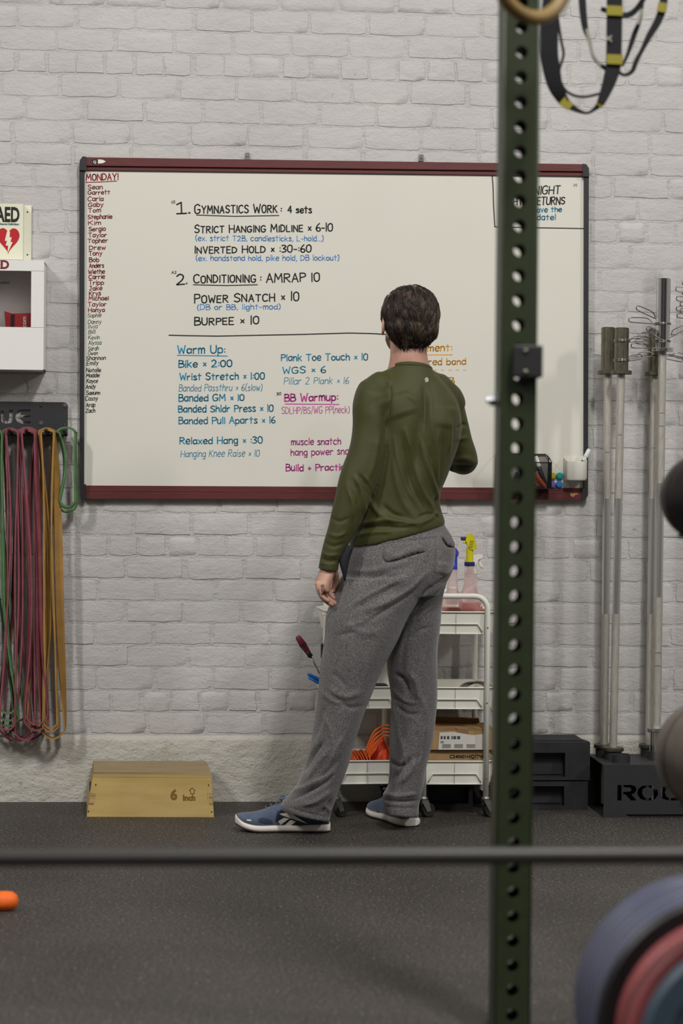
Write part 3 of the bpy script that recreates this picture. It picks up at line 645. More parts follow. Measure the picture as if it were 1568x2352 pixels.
for u, v in ((149, 931), (94, 972)):
    p = P(u, v, Yr); b = MB(); TT = Matrix.Translation(p)@Matrix.Rotation(math.pi, 4, 'X')
    b.lathe([(.009, -.001), (.009, .0015), (.0055, .0016), (.0055, .006), (.003, .0062), (.0001, .004)], n=12, axis='Y', T=TT); b.build('bolt', M_chrome, t, True, 30)
PEG = {}
for u in (-22, 24, 63, 108, 150):
    p = P(u, 990, -.07); PEG[u] = p; b = MB(); b.tube([(p.x, -.02, p.z-.004), (p.x, -.115, p.z-.004), (p.x, -.122, p.z+.004)], .006, 10); b.build('peg', M_rack, t, True, 60)
b = MB()
for u in (1, 44, 86, 128): p = P(u, 1000, -.03); b.prism([(p.x-.012, p.z+.012), (p.x+.012, p.z+.012), (p.x, p.z-.018)], -.034, -.018)
b.build('gusset', M_rack, t)
BM = {'green': mat('band_green', '#4c7043', .6, vary=.18, vscale=25), 'dgreen': mat('band_dark_green', '#3f5a40', .65, vary=.15, vscale=25), 'red': mat('band_maroon', '#7f4149', .6, vary=.18, vscale=22),
      'orange': mat('band_orange', '#9a7439', .6, vary=.15, vscale=20)}
def band(label, cmat, top, hw, bot, bhw, Y, wid=.018, th=.0045, wob=4, twist=0., mid=None, seed=1, loops=1, name='resistance_band', z_off=0):
    """closed rubber loop: arch at top (u,v) half width hw px, rounded bottom"""
    r = random.Random(seed); b = MB()
    for lp in range(loops):
        ut, vt = top; ub, vb = bot; vb2 = vb-r.uniform(0, 14)*lp; h1, h2 = hw-lp*1.2, max(3, bhw-lp*r.uniform(1, 4))
        pts = []
        n = 13; ph1, ph2 = r.uniform(0, 6), r.uniform(0, 6)
        def side(s):
            o = []
            for i in range(1, n):
                f = i/n; c = ut+(ub-ut)*f+(mid*math.sin(math.pi*f) if mid else 0)
                h = (h1*(1-f)**1.6+h2*f**2.2); pinch = 1
                o.append((c+s*h*pinch+wob*.5*math.sin(ph1+5*f+s)*math.sin(math.pi*f), vt+(vb2-h2*.9-vt)*f, 1))
            return o
        top_arc = [(ut+h1*math.sin(a), vt-h1*.72*math.cos(a)+h1*.72, 0) for a in [R(x) for x in (-75, -45, -15, 15, 45, 75)]]
        bot_arc = [(ub+h2*math.sin(a), vb2-h2*.75+h2*1.25*math.cos(a), 1) for a in [R(x) for x in (75, 50, 25, 0, -25, -50, -75)]]
        path = top_arc+side(1)+bot_arc+side(-1)[::-1]
        Yl = Y-lp*.004
        pts = catmull([P(u, v, Yl) for u, v, _ in path], 3, closed=True); m = len(pts)
        vs = []
        for i, p in enumerate(pts):
            tg = (pts[(i+1) % m]-pts[i-1]).normalized(); f = max(0, min(1, (P(0, vt, Yl).z-p.z)/(P(0, vt, Yl).z-P(0, vb, Yl).z)))
            an = twist*math.sin(math.pi*f)*(1 if i < m/2 else .6); wv = (Vector((0, 1, 0))*math.cos(an)+tg.cross(Vector((0, 1, 0)))*math.sin(an)); wv = (wv-tg*wv.dot(tg)).normalized(); nv = tg.cross(wv)
            for a, c in ((-1, -1), (1, -1), (1, 1), (-1, 1)): vs.append(p+wv*(a*wid/2)+nv*(c*th/2))
        fs = [(i*4+k, i*4+(k+1) % 4, ((i+1) % m)*4+(k+1) % 4, ((i+1) % m)*4+k) for i in range(m) for k in range(4)]
        b.add(vs, fs)
    return tag(b.build(name, BM[cmat], smooth=True, angle=45), label, 'band', 'resistance bands on the wall rack')
band('dark green band hanging furthest left at the frame edge', 'dgreen', (-22, 988), 19, (4, 1676), 30, -.052, mid=10, seed=3, wid=.03, th=.006)
band('bright green band hanging at the frame edge left of the maroon ones', 'green', (-20, 983), 27, (18, 1655), 26, -.088, mid=-6, seed=5, loops=3, wid=.014, wob=10, th=.006)
band('second bright green band ending lower behind the maroon tails', 'green', (-16, 985), 22, (44, 1648), 14, -.070, mid=-8, seed=6, loops=1, wid=.014, wob=8, th=.006)
band('maroon band on the narrow leftmost maroon arch', 'red', (24, 984), 17, (34, 1680), 40, -.060, mid=2, seed=11, wob=6, th=.006)
band('maroon band swinging left in front of the leftmost arch', 'red', (28, 987), 15, (16, 1668), 20, -.098, mid=8, seed=12, wid=.012, wob=9, loops=2, th=.0055)
band('outer maroon band on the wide second arch', 'red', (63, 982), 22, (66, 1676), 44, -.050, mid=4, seed=13, wob=5, th=.0065)
band('second maroon band on the wide arch, wider at its foot', 'red', (62, 984), 20, (44, 1682), 38, -.072, mid=-4, seed=21, wob=8, wid=.016, twist=.7, th=.006)
band('inner maroon band on the wide second arch', 'red', (63, 986), 19, (58, 1688), 24, -.090, mid=6, seed=14, wid=.014, wob=7, th=.006)
band('front maroon band on the wide second arch twisting forward', 'red', (65, 990), 16, (84, 1664), 28, -.108, mid=4, seed=15, wid=.012, twist=.9, wob=8, loops=2, th=.0055)
band('flat maroon band hanging straight in the middle of the maroon ones', 'red', (66, 988), 18, (74, 1650), 20, -.100, mid=8, seed=23, wid=.022, twist=1.1, wob=4)
band('brownish orange band hanging behind the orange one', 'orange', (106, 989), 15, (86, 1660), 24, -.060, mid=4, seed=16, wid=.013, wob=5, th=.006)
band('wide orange band with its flat face turned outward', 'orange', (108, 984), 19, (122, 1682), 28, -.085, mid=8, seed=17, wid=.030, twist=1.25, wob=3, th=.006)
band('thin orange band in front of the wide orange one', 'orange', (109, 988), 16, (116, 1672), 18, -.108, mid=0, seed=18, wid=.010, wob=7, loops=2, th=.0055)
band('short green band folded in several loops beside the whiteboard', 'green', (152, 982), 25, (155, 1166), 23, -.065, mid=8, seed=19, wid=.016, loops=5, wob=3, th=.006)

# ================================================================ wooden step box
M_ply = mat('birch_plywood', '#c3a76c', .62, vary=0, col2='#b49758', vscale=5, stretch=(1, 1, 6), bump=.15, bscale=90)
M_plyt = mat('birch_plywood_worn', '#9c8a68', .62, col2='#8b7a58', vscale=7, stretch=(1, 4, 1), bump=.15, bscale=90)
M_plye = mat('plywood_edge', '#7a6238', .7, col2='#b39a66', vscale=90, stretch=(.02, .02, 1.2), vsharp=(.4, .6)); M_burn = mat('burnt_print', '#80601f', .7)
t = thing('step_box', 'low trapezoid birch plywood step box marked 6 inch', 'box')
fl, fr = G(199, 1876), G(491, 1877)
ex = (fr-fl); Lb = ex.length; ex.normalize(); ey = Vector((-ex.y, ex.x, 0)); 
if ey.y < 0: ey = -ey
ey = Matrix.Rotation(R(5), 3, 'Z')@ey
Hb = .152; Db = .31; 
dep = G(340, 1877); tz = Hb
def SB(x, y, z): return fl+ex*x+ey*y+Vector((0, 0, z))
# bottom outline and top outline (front face slopes back, ends slope in)
bi, ti_x, ti_y = 0., .022, .004
bt = [(0, 0), (Lb, 0), (Lb, Db), (0, Db)]; tp = [(ti_x, ti_y), (Lb-ti_x+.012, ti_y), (Lb-ti_x+.012, Db-ti_y), (ti_x, Db-ti_y)]
th = .016
def pt(k, f, inset=0.0):
    x = bt[k][0]+(tp[k][0]-bt[k][0])*f; y = bt[k][1]+(tp[k][1]-bt[k][1])*f
    x += inset if k in (0, 3) else -inset; y += inset if k in (0, 1) else -inset
    return x, y
def facequad(k0, k1, f0, f1, off):
    a, b_ = pt(k0, f0), pt(k1, f0); c, d = pt(k1, f1), pt(k0, f1)
    return [SB(a[0], a[1], Hb*f0), SB(b_[0], b_[1], Hb*f0), SB(c[0], c[1], Hb*f1), SB(d[0], d[1], Hb*f1)]
ft = .885
for k0, k1, nm in ((0, 1, 'front_panel'), (1, 2, 'end_panel'), (2, 3, 'back_panel'), (3, 0, 'end_panel')):
    q = facequad(k0, k1, 0, ft, 0); n_ = (q[1]-q[0]).cross(q[3]-q[0]).normalized()
    cen = SB(Lb/2, Db/2, .07)
    if n_.dot(cen-q[0]) < 0: n_ = -n_
    b = MB(); b.hexa(q, [p+n_*th for p in q])
    b.build(nm, M_ply, t)
q = [SB(*tp[k], Hb) for k in range(4)]; qb = [SB(*pt(k, ft), Hb*ft+.0005) for k in range(4)]
b = MB(); b.hexa(qb, q); me = b.mesh('top_panel', [M_plyt, M_plye]); 
for pg in me.polygons: pg.material_index = 0 if abs(pg.normal.z) > .9 else 1
link('top_panel', me, t)
# finger joints and screws on the front
nf = (SB(*pt(1, 0), 0)-SB(*pt(0, 0), 0)).cross(SB(*pt(0, ft), Hb*ft)-SB(*pt(0, 0), 0)).normalized()
def fpt(s, f): a = pt(0, f); c = pt(1, f); return SB(a[0]+(c[0]-a[0])*s, a[1], Hb*f)
def frontpoly(b, pts, h=.0006):
    q0 = [fpt(*p)+nf*.0002 for p in pts]; q1 = [p+nf*h for p in q0]; n = len(pts)
    tri = tessellate_polygon([[Vector((p[0]*3, p[1], 0)) for p in pts]])
    b.add(q0+q1, [tuple(i+n for i in tr) for tr in tri]+[(i, (i+1) % n, (i+1) % n+n, i+n) for i in range(n)])
b = MB(); frontpoly(b, [(.001, .28), (.04, .27), (.045, .52), (.006, .54)], .0009); b.build('finger_joint', M_plye, t); b = MB(); frontpoly(b, [(.965, .27), (.998, .27), (.998, .54), (.955, .54)], .0009); b.build('finger_joint', M_plye, t)
for s, f in ((.035, .72), (.008, .12), (.972, .72), (.985, .12)):
    b = MB(); frontpoly(b, [(s+.005*math.cos(k), f+.022*math.sin(k)) for k in [i*.785 for i in range(8)]], .001); b.build('screw', M_black, t)
fx = (fpt(1, 0)-fpt(0, 0)).normalized(); fz = nf.cross(fx)
def FM(s, f): p = fpt(s, f)+nf*.001; return Matrix(((fx.x, fz.x, nf.x, p.x), (fx.y, fz.y, nf.y, p.y), (fx.z, fz.z, nf.z, p.z), (0, 0, 0, 1)))
printed('size_number', '6', .047, M_burn, t, FM(.655, .40), .0018); printed('size_word', 'Inch', .026, M_burn, t, FM(.755, .38), .0012)
b = MB(); hw_ = [(.81, .60), (.835, .66), (.86, .60), (.85, .60), (.85, .53), (.82, .53), (.82, .60)]
for a, c in zip(hw_, hw_[1:]+hw_[:1]): b.tube([fpt(*a)+nf*.0008, fpt(*c)+nf*.0008], .0011, 5)
b.build('house_mark', M_burn, t)
# hand hole on the left end
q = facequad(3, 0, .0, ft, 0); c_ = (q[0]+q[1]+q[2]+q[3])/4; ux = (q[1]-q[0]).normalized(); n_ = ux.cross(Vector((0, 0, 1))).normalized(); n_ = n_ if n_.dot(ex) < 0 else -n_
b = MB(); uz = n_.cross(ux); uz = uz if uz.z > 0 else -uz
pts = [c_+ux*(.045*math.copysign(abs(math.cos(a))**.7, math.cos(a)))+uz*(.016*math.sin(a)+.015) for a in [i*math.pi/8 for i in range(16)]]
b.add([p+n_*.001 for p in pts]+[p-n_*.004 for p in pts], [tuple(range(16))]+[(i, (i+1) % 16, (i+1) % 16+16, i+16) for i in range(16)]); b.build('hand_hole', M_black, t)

# ================================================================ barbells in their holder
M_knurl = mat('knurled_steel', '#bcb7ae', .48, .6, vary=.12, vscale=30, stretch=(6, 6, 1), bump=.3, bscale=900, bdist=.0006)
M_shaft = mat('smooth_steel', '#dededc', .33, 1.0); M_slv = mat('aged_sleeve', '#7b7768', .36, 1.0, vary=.2, vscale=40, stretch=(3, 3, 1))
M_bushing = mat('collar_steel', '#6d6b5c', .4, .9); M_chslv = mat('chrome_sleeve', '#cfcfd2', .12, 1.0)
hold = thing('barbell_holder', 'low black steel barbell holder with cut out lettering at the right', 'holder')
Yh = G(1470, 1878).y; hz1 = P(1470, 1757, Yh).z; hx0 = P(1386, 1800, Yh).x; hx1 = hx0+.62; hy1 = Yh+.30
def LH(u, v): p = P(u, v, Yh); return (p.x-hx0, p.z)
def hp(*q): return [LH(u, v) for u, v in q]
lets = [hp((1417, 1803), (1427, 1803), (1427, 1839), (1417, 1839)),
        hp((1431, 1803), (1450, 1803), (1460, 1807), (1461, 1816), (1457, 1822), (1450, 1825), (1462, 1839), (1449, 1839), (1436, 1825), (1431, 1825), (1431, 1819), (1447, 1818), (1450, 1814), (1447, 1809), (1431, 1808)),
        hp((1486, 1803), (1475, 1805), (1465, 1812), (1463, 1824), (1470, 1835), (1486, 1840), (1486, 1834), (1478, 1830), (1474, 1822), (1476, 1812), (1486, 1808)),
        hp((1489, 1803), (1501, 1806), (1510, 1814), (1511, 1825), (1505, 1835), (1489, 1840), (1489, 1834), (1497, 1831), (1501, 1822), (1499, 1812), (1489, 1808)),
        hp((1536, 1839), (1522, 1835), (1515, 1824), (1517, 1811), (1528, 1804), (1545, 1803), (1545, 1809), (1531, 1811), (1526, 1820), (1530, 1830), (1536, 1833)),
        hp((1540, 1839), (1560, 1839), (1560, 1820), (1545, 1820), (1545, 1825), (1551, 1825), (1551, 1833), (1540, 1833))]
outer = [(0, 0), hp((1450, 1877))[0], (LH(1454, 0)[0], LH(0, 1874)[1]), (.62, LH(0, 1874)[1]), (.62, hz1), (0, hz1)]
outer[1] = (outer[1][0], 0)
cutplate('front_plate', [outer]+lets, .004, M_rack, hold, Matrix.Translation((hx0, Yh+.002, 0))@XZ)
b = MB(); b.box((hx0+.31, (Yh+hy1)/2, hz1-.002), (.62, hy1-Yh-.004, .004), bev=.001); b.build('top_plate', M_rack, hold)
b = MB(); b.box((hx0+.31, hy1-.002, hz1/2), (.62, .004, hz1-.005)); b.build('back_plate', M_rack, hold)
b = MB(); b.box((hx0+.31, (Yh+hy1)/2, .004), (.62, hy1-Yh-.012, .004)); b.build('base_plate', M_rack, hold)
def tubeat(u, v, Y):   # tube base centre in px on the top plate
    p = P(u, 1740, Y); b = MB(); r, h = .031, .028
    b.lathe([(r, 0), (r, h), (r-.004, h), (r-.004, .001)], (p.x, p.y, hz1), 24); b.build('tube', M_rack, hold, True, 40); return p
BR = []
for (u, row) in ((1426, 0), (1407, 1), (1387, 2), (1490, 2), (1507, 1), (1528, 0), (1592, 2), (1608, 1)):
    BR.append(tubeat(u, 0, Yh+(.075, .160, .245)[row]))
def barbell(label, base, tiltx, tilty, top_v, fl_v, sleeve_mat, col_mat, Rs=.025, low_fl=0.0, bands=(1145, 1410), ring=(1000,)):
    t = thing('barbell', label, 'barbell', group='barbells standing in the floor holder')
    zbot = .015; hz = hz1
    def at(z): return Vector((base.x+tiltx*(z-hz), base.y+tilty*(z-hz), z))
    zz = lambda v: P(*[proj([at(1.)])[0][0], v], at(1.2).y).z
    zf, zt = zz(fl_v), zz(top_v)
    zl = hz+.028+low_fl
    zs = [zl, zz(bands[1]), zz(bands[0]), zf]
    b = MB(); b.tube([at(zl+.006), at(zs[1])], .0142, 14); b.build('knurling', M_knurl, t, True, 50)
    b = MB(); b.tube([at(zs[1]), at(zs[2])], .0138, 14); b.build('shaft', M_shaft, t, True, 50)
    b = MB(); b.tube([at(zs[2]), at(zf)], .0142, 14); b.build('knurling', M_knurl, t, True, 50)
    for rv in ring:
        z_ = zz(rv); b = MB(); b.tube([at(z_), at(z_+.004)], .0147, 14); b.build('ring_mark', M_shaft, t, True, 50)
    for s, z0_ in ((1, zf), (-1, zl)):
        b = MB(); fr = .0375 if Rs < .026 else .036
        b.tube([at(z0_), at(z0_+.002), at(z0_+.012*1), at(z0_+.014)], [fr-.002, fr, fr, fr-.002], 24); b.build('collar', col_mat, t, True, 40)
    b = MB(); b.tube([at(zf+.013), at(zt-.002), at(zt), at(zt-.003)], [Rs, Rs, Rs-.003, Rs-.006], 24); b.build('sleeve', sleeve_mat, t, True, 40)
    b = MB(); b.tube([at(zbot), at(zl)], Rs, 20); b.build('sleeve', sleeve_mat, t, True, 40)
    return t, at, zf, zt
def lean(base, u, v, Y=None):   # tilt so the axis passes pixel (u,v)
    q = P(u, v, base.y+.0); return (q.x-base.x)/(q.z-hz1)
bars = []
b2 = BR[1]; b1 = BR[2]; b3 = BR[3]; b4 = BR[4]
bars.append(barbell('front barbell of the left pair with two spring clips on its sleeve', b2, lean(b2, 1427, 800), 0.0, 753, 860, M_slv, M_bushing))
bars.append(barbell('rear barbell of the left pair against the wall', b1, lean(b1, 1397, 800), 0.005, 752, 860, M_slv, M_bushing, ring=(1040,)))
bars.append(barbell('aged barbell standing behind the chrome barbell', b3, lean(b3, 1505, 800), 0.005, 755, 863, M_slv, M_bushing, ring=(1030,)))
bars.append(barbell('tall chrome barbell with long shiny sleeve and spring clips', b4, lean(b4, 1522, 720), 0.0, 640, 808, M_chslv, M_chrome, low_fl=.068, bands=(1110, 1372), ring=(980, 950, 1500, 1530)))
b5 = BR[6]; bars.append(barbell('barbell at the frame edge on the far right of the holder', b5, .0, 0.004, 560, 720, M_chslv, M_chrome, ring=()))
M_clip = mat('spring_clip_steel', '#8d8a84', .3, 1.0)
def spring_clip(label, c, a1, a2, r=.0275, up1=.2, up2=.25, L=.085, s=1):
    """coil around a sleeve with two bent wire handles; a1/a2 headings (deg, 0=+x, -90=to camera)"""
    t = thing('spring_clip', label, 'clip', group='spring clips on the barbell sleeves')
    b = MB(); n = 66; pts = []
    A1, A2 = R(a1), R(a2)
    # coil of 2.6 turns
    pts = [Vector((c.x+r*math.cos(A1+math.pi/2-s*2*math.pi*2.6*i/n), c.y+r*math.sin(A1+math.pi/2-s*2*math.pi*2.6*i/n), c.z+.0088*(i/n)-.0044)) for i in range(n+1)]
    b.tube(pts, .0019, 6); b.build('coil', M_clip, t, True)
    for A, up, e in ((A1, up1, pts[0]), (A2, up2, pts[-1])):
        d = Vector((math.cos(A), math.sin(A), up)).normalized(); w = Vector((0, 0, 1))-d*d.z; w.normalize()
        sg = 1 if up >= 0 else 1
        q = [e, e+d*L*.35, e+d*L*.9-w*.0, e+d*L+w*.004, e+d*L+w*.013, e+d*L*.9+w*.017, e+d*L*.55+w*.018, e+d*L*.42+w*.012, e+d*L*.36+w*.004]
        b = MB(); b.tube(catmull(q, 4), .0019, 6); b.build('handle', M_clip, t, True)
    return t
def at_v(bar, v):
    t, at, zf, zt = bar; z = P(proj([at(1.3)])[0][0], v, at(1.3).y).z; return at(z)
spring_clip('spring clip high on the chrome barbell, handles pointing left', at_v(bars[3], 744), 183, 200, up1=.05, up2=.35, L=.13)
spring_clip('spring clip low on the chrome barbell, handles spread both ways', at_v(bars[3], 784), 190, -8, up1=.55, up2=.55, L=.085)
spring_clip('upper spring clip on the left pair, handle pointing right', at_v(bars[0], 783), 2, 8, up1=.08, up2=.12, L=.10, s=-1)
spring_clip('lower spring clip on the left pair, handle pointing right', at_v(bars[0], 828), 5, -10, up1=.15, up2=.10, L=.085, s=-1)
spring_clip('upper spring clip on the aged barbell behind the chrome one', at_v(bars[2], 798), 178, 192, up1=.0, up2=.1, L=.09)
spring_clip('lower spring clip on the aged barbell, handle pointing right', at_v(bars[2], 814), 4, -4, up1=-.18, up2=-.28, L=.11, s=-1)
for k, (v, a) in enumerate(((672, 172), (694, 176), (708, 181), (724, 184))):
    spring_clip(['topmost', 'second from top', 'third from top', 'lowest'][k]+' of the spring clips reaching in from the right edge', at_v(bars[4], v+8), a, a+14, up1=.25 if k < 2 else .05, up2=.5 if k < 2 else .2, L=.085)

# ================================================================ black foam plyo blocks
M_foam = mat('black_foam', '#262528', .7, bump=.35, bscale=120, vary=.28, vscale=12)
def foam_block(label, x0, x1, y0, y1, z0, z1, recess):
    t = thing('foam_block', label, 'block', group='black foam blocks by the wall')
    th = .02; b = MB(); xr0, xr1, zr0, zr1 = recess
    D = .04
    for c, d in (((x0+x1)/2, (x1-x0, z0, zr0)), ((x0+x1)/2, (x1-x0, zr1, z1))): b.box((c, y0+D/2, (d[1]+d[2])/2), (d[0], D, d[2]-d[1]))
    b.box(((x0+xr0)/2, y0+D/2, (zr0+zr1)/2), (xr0-x0, D, zr1-zr0)); b.box(((xr1+x1)/2, y0+D/2, (zr0+zr1)/2), (x1-xr1, D, zr1-zr0))
    # body behind, narrower at the back top
    b.hexa([(x0, y0+D, z0), (x1, y0+D, z0), (x1, y0+D, z1), (x0, y0+D, z1)], [(x0, y1, z0), (x1-.01, y1, z0), (x1-.03, y1, z1), (x0, y1, z1)])
    b.build('block', M_foam, t)
    b = MB(); b.box(((x0+x1)/2-.002, (y0+D+y1)/2, z1+.002), (x1-x0-.03, y1-y0-D, .004), bev=.0015); b.box(((xr0+xr1)/2, y0+D-.002, (zr0+zr1)/2), (xr1-xr0-.01, .004, zr1-zr0-.01), bev=.001); b.build('panel', M_foam, t)
    return t
Yb = G(1347, 1861).y; X = lambda u, v=1800: P(u, v, Yb).x; Z = lambda v: P(1280, v, Yb).z
foam_block('lower black foam block, long one reaching behind the trolley', X(1148), X(1350), Yb+.004, -.02, 0, Z(1792)-.005, (X(1162), X(1296), Z(1852), Z(1806)))
foam_block('upper black foam block with a recessed front, stacked beside the barbell holder', X(1146), X(1354), Yb, -.02, Z(1792), Z(1705), (X(1160), X(1297), Z(1785), Z(1729)))
t = foam_block('low dark block added for the shade under the right trolley', P(1045, 1840, -.38).x-.085, P(1045, 1840, -.38).x+.085, -.20, -.04, 0, .100, (P(1045, 1840, -.38).x-.07, P(1045, 1840, -.38).x+.07, .02, .08))  # added block: gives the black shade under the trolley a solid shape
# ================================================================ trolleys
M_whl = mat('caster_rubber', '#1d1c1c', .6); M_fork = mat('caster_steel', '#86847c', .4, .7); M_seam = mat('seam_grey', '#8f8f86', .6)
def make_cart(label):
    t = thing('trolley', label, 'trolley', group='white three tier trolleys')
    hx, hy = .108, .155
    for sy in (-1, 1):
        y = sy*hy; zt = .762
        path = [(-hx, y, .070)]+[(-hx, y, zt-.045)]+[(-hx+.045-.045*math.cos(R(a)), y, zt-.045+.045*math.sin(R(a))) for a in (15, 30, 45, 60, 75, 90)]
        path += [(-x, yy, z) for x, yy, z in path[::-1]]
        b = MB(); b.tube(path, .0098, 14); b.build('frame_tube', M_offw, t, True)
    for zr, zb in ((.707, .630), (.446, .371), (.192, .111)):
        def octo(w, d, c, z): return [(-w+c, -d, z), (w-c, -d, z), (w, -d+c, z), (w, d-c, z), (w-c, d, z), (-w+c, d, z), (-w, d-c, z), (-w, -d+c, z)]
        W_, D_ = .145, .149
        rings = [octo(W_-.024, D_-.006, .024, zb), octo(W_-.016, D_-.004, .028, zb+.004), octo(W_, D_, .034, zr-.003), octo(W_+.004, D_+.004, .034, zr), octo(W_-.002, D_-.002, .034, zr), octo(W_-.020, D_-.010, .026, zb+.005)]
        b = MB(); vs = [p for r_ in rings for p in r_]; fs = [tuple(range(8))[::-1], tuple(range(40, 48))]
        for i in range(5):
            for k in range(8): fs.append((i*8+k, i*8+(k+1) % 8, (i+1)*8+(k+1) % 8, (i+1)*8+k))
        b.add(vs, fs); tr = b.build('tray', M_offw, t)
        b = MB(); b.tube(octo(W_+.003, D_+.003, .034, zr), .0028, 6, closed=True); b.build('rim', M_offw, tr, True)
        yf = lambda z: -(D_-.004+(z-zb)/(zr-zb)*.004)-.0015
        b = MB(); zt2 = zb+(zr-zb)*.47
        b.tube([(-.092, yf(zb)-.002, zb+.008), (-.078, yf(zt2)-.003, zt2-.003), (-.074, yf(zt2)-.003, zt2), (.074, yf(zt2)-.003, zt2), (.078, yf(zt2)-.003, zt2-.003), (.092, yf(zb)-.002, zb+.008)], .0022, 6)
        b.tube([(-.120, yf(zb), zb+.002), (.120, yf(zb), zb+.002)], .0025, 6); b.build('embossed_grip', M_offw, tr, True)
        b = MB(); b.box((0, yf((zr+zb)/2)-.0001, (zr+zb)/2), (.0012, .0022, (zr-zb)*.92)); b.build('seam', M_seam, tr)
        for sx in (-1, 1):
            for sy in (-1, 1):
                b = MB(); b.rod((sx*hx, sy*(hy-.008), zb+.05*(zr-zb)+.02), (sx*hx, sy*(hy+.0105), zb+.05*(zr-zb)+.02), .003, 8); b.build('screw', M_fork, tr, True)
    for sx in (-1, 1):
        for sy in (-1, 1):
            x, y = sx*hx, sy*hy; T = Matrix.Translation((x, y, 0))@Matrix.Rotation(R(20), 4, 'Z')
            w = thing('caster', None, None); w.parent = t; w.matrix_local = Matrix.Identity(4)
            b = MB(); b.lathe([(.014, .060), (.016, .063), (.016, .066), (.011, .072)], (0, 0, 0), 16, T=T)
            b.hexa([T@Vector(p) for p in ((-.013, -.014, .06), (.013, -.014, .06), (.024, -.014, .022), (.010, -.014, .018))], [T@Vector(p) for p in ((-.013, -.012, .06), (.013, -.012, .06), (.024, -.012, .022), (.010, -.012, .018))])
            b.hexa([T@Vector(p) for p in ((-.013, .012, .06), (.013, .012, .06), (.024, .012, .022), (.010, .012, .018))], [T@Vector(p) for p in ((-.013, .014, .06), (.013, .014, .06), (.024, .014, .022), (.010, .014, .018))])
            b.rod(T@Vector((.017, -.016, .025)), T@Vector((.017, .016, .025)), .003, 8); b.build('fork', M_fork, w, True, 40)
            b = MB(); b.lathe([(.006, -.010), (.022, -.011), (.025, -.007), (.025, .007), (.022, .011), (.006, .010)], (.017, 0, .025), 24, T=T, axis='Y'); b.build('wheel', M_whl, w, True, 40)
    return t
CR = make_cart('white three tier trolley holding spray bottles and a cardboard box, right of the man')
CR.location = (P(1045, 1800, -.38).x, -.368+.155, 0)
CL = make_cart('white three tier trolley behind the left leg of the man with orange gear')
CL.location = (P(838, 1800, -.38).x, -.200, 0); CL.rotation_euler = (0, 0, R(4))
cx, cy = CR.location.x, CR.location.y
# spray bottles
M_pet = mat('bottle_translucent', '#f3e2e0', .18, trans=.78, ior=1.12); M_liq = mat('bottle_liquid', '#e0604e', .3, trans=.1); M_liq2 = mat('bottle_label', '#b13c33', .4)
def bottle(label, x, y, z, s, head, body_w=.045, H=.185, liq=.055, ang=0.):
    t = thing('spray_bottle', label, 'bottle', (x, y, z), ang, 'spray bottles on the top tray of the right trolley')
    w = body_w; prof = [(.0001, 0), (w*.9, 0), (w, .006), (w, .075), (w*.93, .088), (w*.70, .105), (w*.55, .12), (w*.50, .125)]
    zz = .125
    for i in range(6): prof += [(w*.50-.0006*i, zz+.003), (w*.47-.0006*i, zz+.005), (w*.50-.0008*i, zz+.008)]; zz += .008
    kz = (H-.008)/.173; prof = [(a_, c_*kz) for a_, c_ in prof]; prof += [(.0165, H-.006), (.0165, H), (.0001, H)]
    b = MB(); b.lathe(prof, n=28); bd = b.build('body', M_pet, t, True, 50)
    b = MB(); b.lathe([(.0001, .002), (w*.97, .002), (w*.97, .002+liq), (.0001, .002+liq)], n=24); b.build('liquid', M_liq, t, True, 40)
    return t, H
zT = .637
M_yel = mat('sprayer_yellow', '#d4c81f', .4); M_navy = mat('sprayer_navy', '#23306a', .45); M_blu = mat('sprayer_blue', '#2f3bb0', .45); M_pur = mat('sprayer_violet', '#4a3fb0', .45)
bA, H = bottle('spray bottle with tall yellow trigger head and navy collar', P(1077, 1400, -.27).x, -.27, zT, 1, 0, .040, .226, .095, 0)
b = MB(); b.lathe([(.0175, 0), (.0185, .002), (.0185, .013), (.0165, .015)], (0, 0, H-.001), 24); b.build('collar', M_navy, bA, True, 40)
b = MB(); b.loft([((0, 0, H+.013), (.0135, 0, 0), (0, .0135, 0)), ((0, 0, H+.04), (.0125, 0, 0), (0, .0125, 0)), ((0, 0, H+.063), (.0125, 0, 0), (0, .013, 0))], 16)
b.build('neck', M_yel, bA, True, 40)
b = MB(); pr = [(-.030, .058), (-.014, .092), (-.012, .110), (-.003, .115), (.009, .108), (.018, .085), (.022, .062), (.010, .056), (.006, .062), (-.006, .062)]
pr = [(-.012, .105), (-.004, .113), (.006, .112), (.014, .100), (.020, .080), (.024, .060), (.012, .056), (-.002, .058), (-.010, .075), (-.016, .090)]
b.prism([(x, H+z) for x, z in pr], -.015, .015); b.build('head', M_yel, bA)
b = MB()
for k in range(5): b.box((.001+.001*k, -.0153, H+.064+k*.0055), (.013, .0008, .0016), T=None)
b.build('vent_slits', mat('slit_dark', '#4b4712', .6), bA)
b = MB(); b.box((-.023, 0, H+.095), (.018, .012, .014), bev=.003); b.build('nozzle', M_navy, bA); b = MB(); b.box((-.018, 0, H+.082), (.012, .012, .010), bev=.002); b.build('spout', M_yel, bA)
bB, H = bottle('spray bottle with blue and violet trigger head beside the hip of the man', P(1038, 1400, -.28).x, -.285, zT, 1, 0, .037, .214, .080, 0)
b = MB(); b.lathe([(.0165, 0), (.0165, .012), (.013, .018)], (0, 0, H-.001), 24); b.box((.011, 0, H+.035), (.009, .012, .060), bev=.002); b.build('collar', M_blu, bB)
b = MB(); b.prism([(.004, H+.055), (.018, H+.046), (.020, H+.060), (.010, H+.074), (.002, H+.080)], -.01, .01); b.build('head', M_pur, bB)
